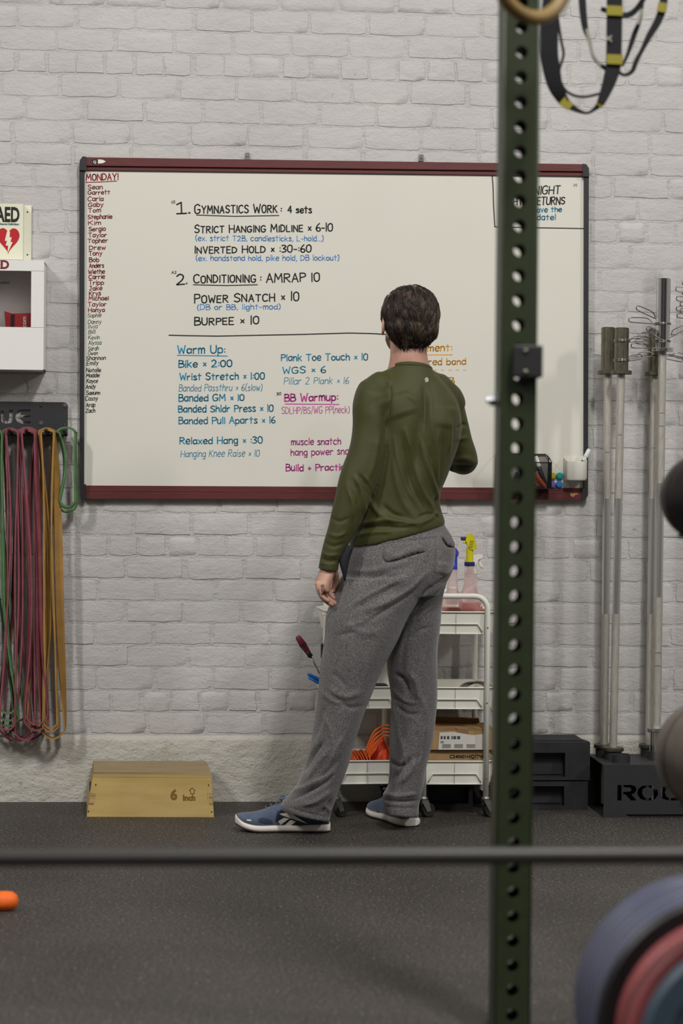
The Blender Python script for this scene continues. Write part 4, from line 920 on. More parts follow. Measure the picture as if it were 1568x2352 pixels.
b = MB(); b.tube([(.004, 0, H+.014), (.004, 0, H+.04), (.010, 0, H+.058), (.002, 0, H+.075)], .0032, 8); b.box((.006, -.004, H+.056), (.010, .01, .008), bev=.002); b.build('trigger', M_white, bB)
b = MB(); b.tube([(0, 0, .020), (0, 0, .068)], .0373, 28, cap=False); b.build('label', M_liq2, bB, True)
bC, H = bottle('spray bottle with a plain white trigger head furthest right', P(1081, 1400, -.20).x+.008, -.17, zT, 1, 0, .038, .196, .075, 0)
b = MB(); b.lathe([(.016, 0), (.0155, .014), (.010, .016), (.010, .03)], (0, 0, H-.001), 20)
M_tw = mat('sprayer_white', '#dbd5cf', .4); b.build('collar', M_tw, bC, True, 40)
b = MB(); b.prism([(x, H+z) for x, z in [(-.028, .036), (-.026, .050), (-.004, .062), (.022, .068), (.034, .066), (.038, .059), (.028, .052), (.016, .046), (.010, .030), (-.010, .028)]], -.010, .010); b.build('head', M_tw, bC)
b = MB(); b.tube(catmull([(.026, 0, H+.054), (.026, 0, H+.042), (.029, 0, H+.030), (.036, 0, H+.018)], 3), [.004]*3+[.0045]*3+[.005]*3+[.003], 8); b.build('trigger', M_tw, bC, True)
# small orange tub corner behind
t = thing('small_tub', 'small brownish tub behind the spray bottles at the tray corner', 'tub', (P(1107, 1400, -.25).x, -.25, zT)); b = MB()
b.lathe([(.0001, 0), (.018, 0), (.022, .002), (.021, .066), (.016, .073), (.0001, .073)], n=20); b.build('tub', mat('tub_brown', '#b98a76', .5), t, True, 40)
b = MB(); b.lathe([(.022, .066), (.0225, .068), (.0225, .074), (.0001, .076)], n=20); b.build('lid', mat('tub_lid', '#a5745f', .5), t, True, 40)
# middle tray: coiled cable
zM = .378; t = thing('coiled_cable', 'dark coiled cable loop in the middle tray of the right trolley', 'cable'); b = MB(); p = P(1086, 1575, -.24)
for k in range(3): b.tube([(p.x+.045*math.cos(a)+.004*k, -.24+.02*math.sin(a)+.004*k, .43+.022*math.sin(a+.3*k)) for a in [i*math.pi/12 for i in range(24)]], .0028, 6, closed=True)
b.tube([(p.x+.03, -.24, zM+.003), (p.x+.03, -.235, .42)], .003, 6); b.tube([(p.x-.03, -.24, zM+.003), (p.x-.03, -.235, .41)], .003, 6)
b.build('coil', mat('cable_brown', '#5c5048', .6), t, True)
# bottom tray: cardboard boxes
M_card = mat('cardboard', '#a3855a', .8, vary=.1, vscale=18); M_card2 = mat('cardboard_dark', '#8a6d49', .8, vary=.1, vscale=18); M_lab = mat('box_label', '#d6d2cb', .6)
def cbox(label, x0, x1, y0, y1, z0, z1, flaps):
    t = thing('cardboard_box', label, 'box', group='cardboard boxes on the bottom tray'); th = .003; b = MB()
    for c, d in ((((x0+x1)/2, y0, (z0+z1)/2), (x1-x0, th, z1-z0)), (((x0+x1)/2, y1, (z0+z1)/2), (x1-x0, th, z1-z0)), ((x0, (y0+y1)/2, (z0+z1)/2), (th, y1-y0, z1-z0)), ((x1, (y0+y1)/2, (z0+z1)/2), (th, y1-y0, z1-z0)), (((x0+x1)/2, (y0+y1)/2, z0+th/2), (x1-x0, y1-y0, th))): b.box(c, d)
    b.build('carton', M_card, t)
    if flaps:
        b = MB(); b.hexa([(x0, y0, z1), (x1, y0, z1), (x1-.01, y0+.07, z1+.010), (x0+.01, y0+.07, z1+.014)], [(x0, y0, z1+.003), (x1, y0, z1+.003), (x1-.01, y0+.07, z1+.013), (x0+.01, y0+.07, z1+.017)]); b.build('flap', M_card2, t)
        b = MB(); b.hexa([(x0+.02, y1, z1), (x1-.02, y1, z1), (x1-.03, y1-.05, z1+.020), (x0+.04, y1-.05, z1+.024)], [(x0+.02, y1, z1+.003), (x1-.02, y1, z1+.003), (x1-.03, y1-.05, z1+.023), (x0+.04, y1-.05, z1+.027)]); b.build('flap', M_card, t)
        xm = (x0+x1)/2+.012; b = MB(); b.hexa([(xm-.024, y0-.002, z1-.012), (xm+.018, y0-.002, z1-.014), (xm+.018, y0-.002, z1+.006), (xm-.024, y0-.002, z1+.006)], [(xm-.024, y0+.004, z1-.012), (xm+.018, y0+.004, z1-.014), (xm+.018, y0+.012, z1+.010), (xm-.024, y0+.012, z1+.010)]); b.build('torn_tape', M_card2, t)
    return t
Yc = -.346; fx_ = lambda u: P(u, 1700, Yc).x; fz_ = lambda v: P(1050, v, Yc).z
lo = cbox('lower cardboard box with a printed code, under the labelled box', fx_(985), fx_(1128), Yc+.012, -.12, .117, fz_(1722)-.004, False)
up = cbox('upper cardboard box with torn white shipping label and bent flaps', fx_(975), fx_(1136), Yc, -.10, fz_(1722), fz_(1678), True)
printed('box_code', 'C240601HQ77W', .0165, M_sblk, lo, place(P(1032, 1741, Yc+.0095)), .0004)
b = MB(); q = [(1006, 1722), (1110, 1722), (1118, 1700), (1110, 1686), (1085, 1689), (1040, 1681), (1009, 1683)]
b.prism([(P(u, v, Yc-.0035).x, P(u, v, Yc-.0035).z) for u, v in q], Yc-.0035, Yc-.0012); lb = b.build('label', M_lab, up)
b = MB()
for u, w_ in ((1014, 5), (1021, 5), (1029, 6), (1038, 3), (1044, 7), (1053, 8)):
    p = P(u, 1694, Yc-.0042); b.box((p.x, p.y, p.z), (w_*.0013, .0008, .010))
for j in range(4):
    for u in (1017, 1045, 1073):
        p = P(u+8, 1710+j*2.4, Yc-.0042); b.box((p.x, p.y, p.z), (.030, .0006, .0012))
for j in range(2): p = P(1015, 1703+j*3, Yc-.0042); b.box((p.x, p.y, p.z), (.012, .0006, .0016))
b.build('label_print', mat('print_grey', '#4d4a48', .7), lb)
# left trolley contents
Tl = CL.matrix_basis if False else Matrix.Translation(CL.location)@Matrix.Rotation(R(4), 4, 'Z')
def clp(u, v, y): return P(u, v, y)
M_orange = mat('cone_orange', '#ee6a1e', .45, vary=.12, vscale=16, sheen=.1); M_orange2 = mat('cone_orange_deep', '#e2480f', .5, vary=.1, vscale=16)
zB = .117
for k in range(6):
    u = 812+k*5.5; p = P(u, 1727, -.27)
    t = thing('marker_disc', 'thin orange disc cone standing on edge, number %s from the left in the stack' % ['one', 'two', 'three', 'four', 'five', 'six'][k], 'disc cone', group='orange disc cones in the bottom tray')
    t['label'] = ['leftmost orange disc cone on edge in the bottom tray', 'orange disc cone second from the left in the tray', 'orange disc cone third from the left in the tray', 'orange disc cone third from the right of the stack', 'orange disc cone second from the right of the stack', 'rightmost orange disc cone leaning toward the orange bag'][k]
    b = MB(); rr_ = .052-.002*(k % 2); T = Matrix.Translation((p.x, -.27, zB+rr_+.001))@Matrix.Rotation(R(-22+k*4), 4, 'Y')@Matrix.Rotation(R(18), 4, 'Z')@Matrix.Rotation(R(90), 4, 'Y')
    b.lathe([(.018, .012), (.030, .010), (rr_-.002, .001), (rr_, 0), (rr_, -.0025), (rr_-.004, -.0015), (.030, .007), (.018, .009)], n=28, T=T); b.build('disc', M_orange, t, True, 40)
# orange mesh netting bundle: crumpled bulb with slits
t = thing('pinnie_bundle', 'crumpled orange pinnie bundle standing in the bottom tray', 'pinnie')
b = MB(); p = P(868, 1700, -.24); vs = []; n1, n2 = 48, 26
for j in range(n2+1):
    f = j/n2; z = zB+.002+.148*f; wx = .050*(1-.25*f)*math.sin(math.pi*min(1, .25+f*.72)); wy = .042*math.sin(math.pi*min(1, .2+f*.78))
    for i in range(n1):
        a = 2*math.pi*i/n1; k = 1+.07*math.sin(7*a+4*f*3)+.05*math.sin(13*a-6*f); vs.append((p.x+.012*f+wx*k*math.cos(a), -.25+wy*k*math.sin(a), z))
fs = [(j*n1+i, j*n1+(i+1) % n1, (j+1)*n1+(i+1) % n1, (j+1)*n1+i) for j in range(n2) for i in range(n1)]+[tuple(range(n1))[::-1], tuple(n2*n1+i for i in range(n1))]
b.add(vs, fs); b.build('cloth', M_orange2, t, True)
b = MB()
for k in range(4): b.tube(catmull([P(848-k*3, 1745-k*6, -.30), P(858, 1712-k*10, -.302), P(880, 1692-k*8, -.300), P(893, 1690-k*8, -.29)], 4), .0035, 6)
b.build('strap', M_orange, t, True)
# middle tray stuff
t = thing('screwdriver', 'red and black handled screwdriver standing tilted in the left trolley', 'screwdriver'); a, c = P(683, 1462, -.36), P(712, 1506, -.36); d = (c-a)
b = MB(); b.tube([a-d*.02, a+d*.05, a+d*.35, a+d*.7, a+d*.9, c+d*.03], [.006, .0098, .0122, .0105, .0075, .0085], 12); hd = b.build('handle', mat('driver_red', '#6f1d26', .45), t, True)
b = MB()
for k in range(3):
    off = Vector((0, -1, 0)) if k == 0 else Vector((.9*(-1)**k, -.3, .5*(-1)**k)).normalized()
    b.tube([a+d*.14+off*.0045, a+d*.4+off*.0058, a+d*.8+off*.0042], [.003, .0075, .004], 8)
b.tube([a+d*.78, a+d*.92, c+d*.05], [.0095, .0082, .0092], 12); b.build('grip', mat('driver_black', '#222024', .55), hd, True)
b = MB(); b.tube([c, P(745, 1567, -.345)], .0032, 8); b.build('shank', M_chrome, t, True)
t = thing('blue_clamp', 'bright blue plastic clamp handle poking out of the left trolley', 'clamp'); b = MB(); a, c = P(706, 1548, -.34), P(748, 1568, -.33)
b.tube([a, a+(c-a)*.08, a+(c-a)*.5, c], [.005, .008, .0085, .009], 12, flat=.7); b.tube([a+Vector((.004, -.004, -.012)), c+Vector((0, -.004, -.014))], .005, 8); b.build('handle', mat('clamp_blue', '#2368b5', .4), t, True)
t = thing('clip_bracket', 'small black bracket clipped beside the rear post of the left trolley', 'bracket'); b = MB(); p = P(741, 1495, -.25)
b.box((p.x, p.y, p.z), (.014, .02, .05), bev=.003); b.box((p.x+.006, p.y, p.z-.045), (.012, .02, .06), bev=.003); b.build('bracket', M_black, t)
t = thing('black_case', 'flat black case lying in the middle tray seen between the legs', 'case'); b = MB(); p = P(868, 1576, -.28); b.box((p.x, -.28, (p.z+.38)/2+.003), (.070, .10, p.z-.376), bev=.004); b.box((p.x-.004, -.30, p.z+.006), (.058, .06, .008), bev=.003); b.build('case', M_black, t)
t = thing('white_bin', 'white plastic bin standing in the middle tray seen between the legs', 'bin'); b = MB(); p = P(877, 1490, -.17)
b.hexa([(p.x-.035, -.20, .378), (p.x+.055, -.20, .378), (p.x+.050, -.20, .545), (p.x-.010, -.20, .545)], [(p.x-.035, -.12, .378), (p.x+.055, -.12, .378), (p.x+.050, -.12, .545), (p.x-.010, -.12, .545)]); b.build('bin', M_offw, t)
t = thing('white_tub', 'white tub at the left end of the top tray below the hand', 'tub'); b = MB(); p = P(756, 1405, -.24)
b.lathe([(.0001, 0), (.045, 0), (.052, .050), (.056, .052), (.056, .060), (.0001, .062)], (p.x+.03, -.25, .637), 24); b.build('tub', M_offw, t, True, 40)

# ================================================================ foreground
M_green = mat('post_green', '#2b3320', .42, vary=.08, vscale=30, bump=.1, bscale=200)
Yp = -3.228
pt_ = P(1196, 0, Yp); pb_ = P(1176, 2352, Yp)
post = thing('rack_post', 'dark green steel rack post with a row of round holes', 'post', (pb_.x, Yp, 0), 0)
pw = .0762; HP = 2.72; sx_ = 0
zc0 = P(1190, 1200, Yp).z % .0508
zs = []; z = zc0
while z < HP-.03:
    if z > .018: zs.append(z)
    z += .0508
rect = [(-pw/2, 0), (pw/2, 0), (pw/2, HP), (-pw/2, HP)]
nr = len(zs)
hol = [circ(0, z_, .0127, 18) for z_ in zs]
for nm, y in (('front_face', .0025), ('back_face', pw-.0025)):
    cutplate(nm, [rect]+hol, .005, M_green, post, Matrix.Translation((0, y, 0))@XZ)
for s in (-1, 1):
    b = MB(); b.box((s*(pw/2-.0025), pw/2, HP/2), (.005, pw-.010, HP)); b.build('side_face', M_green, post)
b = MB()
for s in (-1, 1):
    for y in (.003, pw-.003): b.rod((s*(pw/2-.003), y, 0), (s*(pw/2-.003), y, HP), .0035, 8)
b.build('corner_radius', M_green, post, True)
b = MB(); b.box((0, pw/2+.03, .003), (.07, .14, .006), bev=.001); b.build('base_plate', M_green, post)
b = MB(); b.box((0, pw/2, HP+.002), (pw, pw, .004)); b.build('cap', M_black, post)
# black bracket block and bolt on the post
p0, p1 = P(1180, 866, Yp-.03), P(1247, 793, Yp-.03)
br = thing('rack_bracket', 'black square steel bracket clamped on the green post', 'bracket')
b = MB(); b.box(((p0.x+p1.x)/2, Yp-.017, (p0.z+p1.z)/2), (p1.x-p0.x, .026, p1.z-p0.z), bev=.003); b.box((p1.x-.004, Yp+.03, (p0.z+p1.z)/2), (.008, .10, p1.z-p0.z), bev=.002); b.build('plate', M_black, br)
for v in (806, 854):
    p = P(1207, v, Yp-.031); b = MB(); b.lathe([(.005, 0), (.004, .003), (.0001, .0035)], (0, 0, 0), 12, axis='Y', T=Matrix.Translation((p.x, Yp-.03, p.z))@Matrix.Rotation(math.pi, 4, 'X')); b.build('rivet', M_slv, br, True)
bo = thing('bolt', 'silver bolt head sticking out of the left side of the green post', 'bolt'); p = P(1143, 920, Yp+.035)
b = MB(); xL = pb_.x-pw/2
p = P(1150, 920, Yp+.038); b.lathe([(.016, 0), (.016, -.002), (.013, -.004), (.013, -.014), (.007, -.016), (.007, -.022)], (xL, Yp+.038, p.z), 6, axis='X'); b.build('head', mat('bolt_steel', '#9a9aa0', .45, .8), bo)
# wooden gymnastic ring
M_ring = mat('ring_birch', '#80683a', .5, vary=.15, vscale=20)
rg = thing('gym_ring', 'wooden gymnastic ring hanging at the top of the frame', 'ring'); Yr_ = -3.45; pr_ = P(1217, 40, Yr_); Rr = .103; c = Vector((pr_.x, Yr_, pr_.z+Rr)); a_ = R(36)
b = MB(); b.tube([c+Vector((math.cos(a_)*Rr*math.cos(t_), math.sin(a_)*Rr*math.cos(t_), Rr*math.sin(t_))) for t_ in [i*math.pi/24 for i in range(48)]], .0145, 14, closed=True); b.build('hoop', M_ring, rg, True)
b = MB(); b.box((c.x, c.y, c.z+Rr+.30), (.028, .003, .60)); b.box((c.x, c.y, c.z+Rr), (.032, .036, .004)); b.build('strap', M_black, rg)
# suspension straps
M_web = mat('webbing_black', '#121114', .85, bump=.2, bscale=500); M_yw = mat('webbing_yellow', '#857b22', .75); M_grey = mat('webbing_grey', '#8a897c', .8)
def ribbon(b, pts, w, Y, th=.003, yw=0., k=5):
    """pts: (u,v[,w]) in px, width in px across the path"""
    c = catmull([Vector((p[0], p[1], (p[2] if len(p) > 2 else w))) for p in pts], k); vs = []; n = len(c)
    for i, q in enumerate(c):
        a, d = c[max(i-1, 0)], c[min(i+1, n-1)]; dx, dy = d.x-a.x, d.y-a.y; L = math.hypot(dx, dy) or 1; hw = q.z/2; nx, ny = -dy/L*hw, dx/L*hw
        A, B = P(q.x+nx, q.y+ny, Y+yw), P(q.x-nx, q.y-ny, Y-yw)
        vs += [A, B, B+Vector((0, th, 0)), A+Vector((0, th, 0))]
    fs = [(i*4+k_, i*4+(k_+1) % 4, i*4+4+(k_+1) % 4, i*4+4+k_) for i in range(n-1) for k_ in range(4)]+[(3, 2, 1, 0), (n*4-4, n*4-3, n*4-2, n*4-1)]
    b.add(vs, fs)
Ys = -2.55
st = thing('suspension_trainer', 'black and yellow suspension training straps hanging behind the green post', 'straps')
b = MB(); ribbon(b, [(1270, -160, 30), (1266, -20, 36), (1262, 60, 40), (1262, 130, 40), (1275, 195, 34), (1297, 235, 22)], 36, Ys, .006, .01)
b.build('foot_cradle', M_web, st)
b = MB(); ribbon(b, [(1308, 243, 17), (1330, 255, 9), (1350, 259, 6), (1368, 248, 10), (1380, 235, 17)], 10, Ys); b.build('cradle_bottom', M_web, st)
b = MB(); ribbon(b, [(1291, 229, 24), (1311, 246, 18)], 20, Ys-.006, .005); ribbon(b, [(1385, 226, 20), (1375, 243, 16)], 18, Ys-.006, .005); b.build('cradle_tip', M_yw, st)
b = MB(); ribbon(b, [(1380, 236, 18), (1393, 205, 26), (1403, 175, 32), (1409, 145, 34), (1411, 60, 35), (1413, -160, 35)], 34, Ys-.01, .008); b.build('handle_web', M_web, st)
for v in (24, 136):
    b = MB(); ribbon(b, [(1412, v-11, 37), (1411, v+11, 37)], 36, Ys-.016, .004, k=1); b.build('stripe', M_yw, st)
printed('web_print', 'X', .020, M_grey, st, place(P(1404, 95, Ys-.0165), 1, R(90)), .0008)
b = MB(); ribbon(b, [(1277, -100), (1279, 20), (1288, 90), (1294, 125), (1284, 165), (1293, 200), (1315, 218), (1345, 222), (1380, 214)], 6, Ys+.01); ribbon(b, [(1262, 20), (1275, 100), (1284, 160), (1290, 200), (1300, 222)], 5, Ys+.004)
b.build('adjuster_loop', M_web, st)
b = MB(); ribbon(b, [(1334, -120, 17), (1337, 0, 17), (1343, 60, 14), (1352, 90, 8), (1362, 128, 7), (1378, 148, 8), (1396, 160, 12)], 10, Ys+.012); b.build('strap', M_web, st)
b = MB(); ribbon(b, [(1347, 66, 6), (1354, 100, 6), (1362, 126, 6), (1380, 150, 6)], 5, Ys+.008); b.build('piping', M_grey, st); b = MB(); ribbon(b, [(1474, 20, 6), (1464, 55, 7)], 6, Ys+.004); b.build('piping', M_grey, st)
b = MB(); ribbon(b, [(1527, -120, 17), (1524, 0, 18), (1512, 45, 18), (1492, 80, 15), (1474, 115, 10), (1461, 140, 11), (1451, 164, 10), (1432, 172, 7), (1416, 160, 8)], 12, Ys+.005); b.build('strap', M_web, st)
b = MB(); ribbon(b, [(1522, 6, 19), (1518, 27, 19)], 19, Ys-.001, .005, k=1); b.build('stripe', M_yw, st)
b = MB(); ribbon(b, [(1484, -100, 8), (1472, 30, 8), (1456, 80, 12), (1441, 125, 8), (1428, 152, 7)], 8, Ys+.02); ribbon(b, [(1380, 20, 10), (1440, 35, 14), (1476, 0, 12), (1500, -60, 12)], 10, Ys+.03); b.build('strap', M_web, st)
# horizontal barbell shaft in the foreground
M_dk = mat('dark_bar_steel', '#3f3d3b', .42, .35)
Yh_ = -4.16; a = P(-160, 1971, Yh_); c = P(1720, 1964, Yh_); dd = (c-a).normalized(); mid = (a+c)/2
t = thing('barbell', 'dark barbell shaft crossing the foreground horizontally', 'barbell'); b = MB(); b.rod(mid-dd*.655, mid+dd*.655, .0142, 20); b.build('shaft', M_dk, t, True, 40)
for s in (-1, 1):
    b = MB(); e = mid+dd*(.655*s); b.tube([e, e+dd*s*.02], .035, 20); b.tube([e+dd*s*.02, e+dd*s*.43], .025, 20); b.build('sleeve', M_dk, t, True, 40)
    st_ = thing('bar_stand', 'low black bar stand holding the foreground barbell, %s the frame' % ('left of' if s < 0 else 'right of'), 'stand'); e2 = mid+dd*s*1.0
    zz = e2.z-.0262; b = MB(); b.box((e2.x, e2.y, zz/2), (.05, .05, zz-.0), bev=.003); b.box((e2.x, e2.y, .01), (.16, .3, .02), bev=.003)
    b.build('column', M_black, st_); b = MB(); b.box((e2.x, e2.y-.03, zz+.02), (.05, .008, .05)); b.box((e2.x, e2.y+.03, zz+.02), (.05, .008, .05)); b.build('hook', M_black, st_)
# orange foam roller end
t = thing('foam_grip', 'orange rounded foam grip lying on the floor at the left frame edge', 'grip'); q = G(40, 2096); rr_ = .026
b = MB(); T = Matrix.Translation((q.x-.012, q.y+rr_, rr_))
prof = [(.0001, .012), (.010, .011), (.018, .006), (.024, -.004), (.026, -.016), (.026, -.16), (.020, -.175), (.0001, -.176)]
b.lathe(prof, n=24, axis='X', T=T); b.build('foam', mat('foam_orange', '#e8671c', .6, vary=.15, vscale=30), t, True, 50)
b = MB(); b.lathe([(.013, -.17), (.013, -.36), (.0001, -.36)], n=14, axis='X', T=T); b.build('rod', M_black, t, True, 50)
# bumper plates on the floor
def plates(label, spec):
    t0 = None
    for lb, cname, colr, r, y0, y1, ctr, ridg in spec:
        t = thing('weight_plate', lb, 'weight plate', group='bumper plates loaded on one bar'); m = mat('rubber_'+cname, colr, .45, vary=.1, vscale=15)
        w = y1-y0; pf = [(.026, 0), (.06, 0), (.07, .008), (r-.05, .008), (r-.04, 0), (r-.006, 0), (r, .006), (r, w*.42), (r-.004, w*.5), (r, w*.58), (r, w-.006), (r-.006, w), (r-.04, w), (r-.05, w-.008), (.07, w-.008), (.06, w), (.026, w)]
        b = MB(); b.lathe(pf+[pf[0]], (ctr[0], y0, ctr[1]), 64, axis='Y'); b.build('plate', m, t, True, 30)
        b = MB(); b.lathe([(.026, -.001), (.055, -.001), (.055, .004)], (ctr[0], y0, ctr[1]), 32, axis='Y'); b.build('hub', M_zinc, t, True, 30)
        if cname == 'blue':
            b = MB()
            for k in range(14):
                a = 2*math.pi*k/14; b.box((0, 0, 0), (.03, .001, .012), T=Matrix.Translation((ctr[0]+(r-.022)*math.cos(a), y0-.0005, ctr[1]+(r-.022)*math.sin(a)))@Matrix.Rotation(-a+math.pi/2, 4, 'Y'))
            b.build('face_print', M_grey, t)
yA = CAM.y+3.69/math.cos(PSI)-.06; A = P(1602, 2298, yA); yB = yA-.215
print('plates', A, yA)
ctr = (A.x, .225)
plates('', [('rearmost blue bumper plate on the floor at bottom right', 'blue', '#484b60', .225, yA-.065, yA, ctr, 0), ('middle blue bumper plate of the three blue ones', 'blue', '#484b60', .225, yA-.131, yA-.067, ctr, 0),
            ('front blue bumper plate of the three blue ones', 'blue', '#484b60', .225, yA-.198, yA-.133, ctr, 0), ('thin black bumper plate between the blue and red plates', 'black', '#161517', .2245, yA-.222, yA-.200, ctr, 0),
            ('rear red plate in front of the black one at bottom right', 'red', '#8a4648', .197, yA-.272, yA-.224, ctr, 0), ('front red plate nearest the grey blue plate', 'red', '#8a4648', .197, yA-.322, yA-.274, ctr, 0), ('grey blue plate at the very front of the stack', 'slate', '#3b4a57', .180, yA-.360, yA-.324, ctr, 0)])
t = thing('plate_bar', 'bar end holding the stack of bumper plates at bottom right', 'bar'); b = MB(); b.rod((ctr[0], yA-.45, ctr[1]), (ctr[0], yA+.02, ctr[1]), .025, 20); b.build('sleeve', M_zinc, t, True, 40)
# two balls at the right edge on a ball rack beyond the frame
M_ballA = mat('leather_black', '#2a2625', .42, bump=.15, bscale=60); M_ballB = mat('leather_worn_highlights', '#6b625a', .5, vary=.2, vscale=9, stretch=(3, 3, .8)); M_st = mat('stitch', '#241f1d', .7)  # lower ball: vertical highlight streaks are put into the worn leather colour
for lb, u, v, rpx, m in (('black medicine ball, upper one at the right frame edge', 1613, 1142, 98, M_ballA), ('worn grey brown medicine ball, lower one at the right frame edge', 1629, 1735, 125, M_ballB)):
    Yq = -2.98; p = P(u, v, Yq); dep = (p-CAM).dot(_fw); r_ = rpx*dep/F
    t = thing('medicine_ball', lb, 'ball'); b = MB(); b.ell(p, (r_, r_, r_), n=40, m=24); b.build('shell', m, t, True)
    b = MB()
    for k in range(4):
        T = Matrix.Translation(p)@Matrix.Rotation(R(45*k+20), 4, 'Z'); b.tube([T@Vector((r_*1.001*math.cos(a), 0, r_*1.001*math.sin(a))) for a in [i*math.pi/20 for i in range(40)]], .0015, 5, closed=True)
    b.build('seam', M_st, t, True)
    cz = thing('ball_cradle', 'black steel ball cradle under the %s ball beyond the frame' % ('upper' if v < 1400 else 'lower'), 'cradle'); b = MB()
    zr_ = p.z-r_*.86; rr2 = r_*.52; b.tube([(p.x+rr2*math.cos(a), p.y+rr2*math.sin(a), zr_-.004) for a in [i*math.pi/12 for i in range(24)]], .005, 8, closed=True); b.box((p.x+rr2+.10, p.y, zr_-.006), (.20, .02, .008)); b.build('ring', M_black, cz)
    xpost = p.x+rr2+.2 if v < 1400 else xpost
b = MB(); up_ = thing('ball_rack_post', 'black upright of the ball rack beyond the right frame edge', 'post'); b.box((xpost+.02, -2.98, .75), (.04, .04, 1.5), bev=.003); b.box((xpost+.02, -2.98, .005), (.3, .4, .01)); b.build('upright', M_black, up_)
# ================================================================ the man
M_shirt = mat('shirt_olive', '#393a10', .66, vary=.05, vscale=5, sheen=.08, bump=.06, bscale=700, bdist=.0006)
M_skin = None
def skin_mat():
    m = mat('skin', '#bd9581', .5, vary=0, col2='#a87a69', vscale=14, bump=.12, bscale=260, bdist=.0008)
    b = m.node_tree.nodes['Principled BSDF']; b.inputs['Subsurface Weight'].default_value = .12; b.inputs['Subsurface Radius'].default_value = (.01, .004, .002); b.inputs['Subsurface Scale'].default_value = .3
    return m
M_skin = skin_mat()
def trouser_mat():
    m = bpy.data.materials.new('trousers_heather'); m.use_nodes = True; nt = m.node_tree; N = nt.nodes; L = nt.links
    b = N['Principled BSDF']; b.inputs['Roughness'].default_value = .85; b.inputs['Sheen Weight'].default_value = .3
    g = N.new('ShaderNodeNewGeometry')
    mp = N.new('ShaderNodeMapping'); mp.inputs['Scale'].default_value = (1, 1, 1.8); L.new(g.outputs['Position'], mp.inputs['Vector'])
    n = N.new('ShaderNodeTexNoise'); n.inputs['Scale'].default_value = 240; n.inputs['Detail'].default_value = 4; n.inputs['Roughness'].default_value = .7; L.new(mp.outputs[0], n.inputs['Vector'])
    r = N.new('ShaderNodeValToRGB'); r.color_ramp.elements[0].position = .34; r.color_ramp.elements[1].position = .68
    r.color_ramp.elements[0].color = (*lin('#242324'), 1); r.color_ramp.elements[1].color = (*lin('#817d7d'), 1); L.new(n.outputs['Fac'], r.inputs['Fac'])
    L.new(r.outputs[0], b.inputs['Base Color'])
    bp = N.new('ShaderNodeBump'); bp.inputs['Strength'].default_value = .12; bp.inputs['Distance'].default_value = .0008; L.new(n.outputs['Fac'], bp.inputs['Height']); L.new(bp.outputs[0], b.inputs['Normal']); return m
M_trou = trouser_mat()
man = thing('person', 'man in olive long sleeve shirt and grey trousers seen from behind reading the whiteboard', 'person', (P(800, 1905, -.66).x, -.66, 0))
def toman(o):
    o.parent = man; o.matrix_parent_inverse = Matrix.Identity(4)
    off = man.location.copy()
    if o.data and o.type == 'MESH':
        if not o.data.get('_m'): o.data.transform(Matrix.Translation(-off)); o.data['_m'] = 1
    return o
def ring(l, r, Y, T, sh=1.0, dy=0.0):
    """px edge points l,r at depth plane Y; T = thickness along depth; sh shrinks"""
    a, c = P(l[0], l[1], Y), P(r[0], r[1], Y); m = (a+c)/2
    ax = (c-a)/2*sh; return (m+Vector((0, dy, 0)), ax, Vector((0, T/2*sh, 0)))
def rings_between(rs, k=3):
    """catmull smoothing over rings"""
    C = catmull([r[0] for r in rs], k); A = catmull([r[1] for r in rs], k); B = catmull([r[2] for r in rs], k); return list(zip(C, A, B))
def sculpt(me, st, lo=.0, gain=1.0, ws=1.0):
    n = len(me.vertices); co = np.empty(n*3); me.vertices.foreach_get('co', co); co = co.reshape(-1, 3)
    no = np.empty(n*3); me.vertex_normals.foreach_get('vector', no); no = no.reshape(-1, 3)
    u, v, _ = proj(co); tc = np.array(CAM)-co; tc /= np.linalg.norm(tc, axis=1)[:, None]
    fc = np.clip(((no*tc).sum(1)-lo)/.4, 0, 1); disp = np.zeros(n)
    for pts, w, amp in st:
        pts = [(p.x, p.y) for p in catmull([(a, b_, 0) for a, b_ in pts], 5)] if len(pts) > 2 else pts
        L = [0]
        for a, c in zip(pts[:-1], pts[1:]): L.append(L[-1]+math.hypot(c[0]-a[0], c[1]-a[1]))
        best = np.full(n, 1e9); bt_ = np.zeros(n)
        for i, (a, c) in enumerate(zip(pts[:-1], pts[1:])):
            dx, dy = c[0]-a[0], c[1]-a[1]; LL = dx*dx+dy*dy+1e-9; t = np.clip(((u-a[0])*dx+(v-a[1])*dy)/LL, 0, 1)
            d = np.hypot(u-a[0]-t*dx, v-a[1]-t*dy); k = d < best; best[k] = d[k]; bt_[k] = (L[i]+t[k]*math.sqrt(LL))/L[-1]
        tp = np.minimum(1, np.minimum(bt_, 1-bt_)*4+.25); disp += gain*amp*np.exp(-(best/(w*ws))**2)*tp
    co += no*(disp*fc)[:, None]; me.vertices.foreach_set('co', co.ravel()); me.update()
def noise_disp(me, amp, freq, seed=0):
    from mathutils import noise
    n = len(me.vertices); co = np.empty(n*3); me.vertices.foreach_get('co', co); co = co.reshape(-1, 3)
    no = np.empty(n*3); me.vertex_normals.foreach_get('vector', no); no = no.reshape(-1, 3)
    d = np.array([noise.noise(Vector((c[0]*freq+seed, c[1]*freq, c[2]*freq*.6))) for c in co]); co += no*(d*amp)[:, None]; me.vertices.foreach_set('co', co.ravel()); me.update()

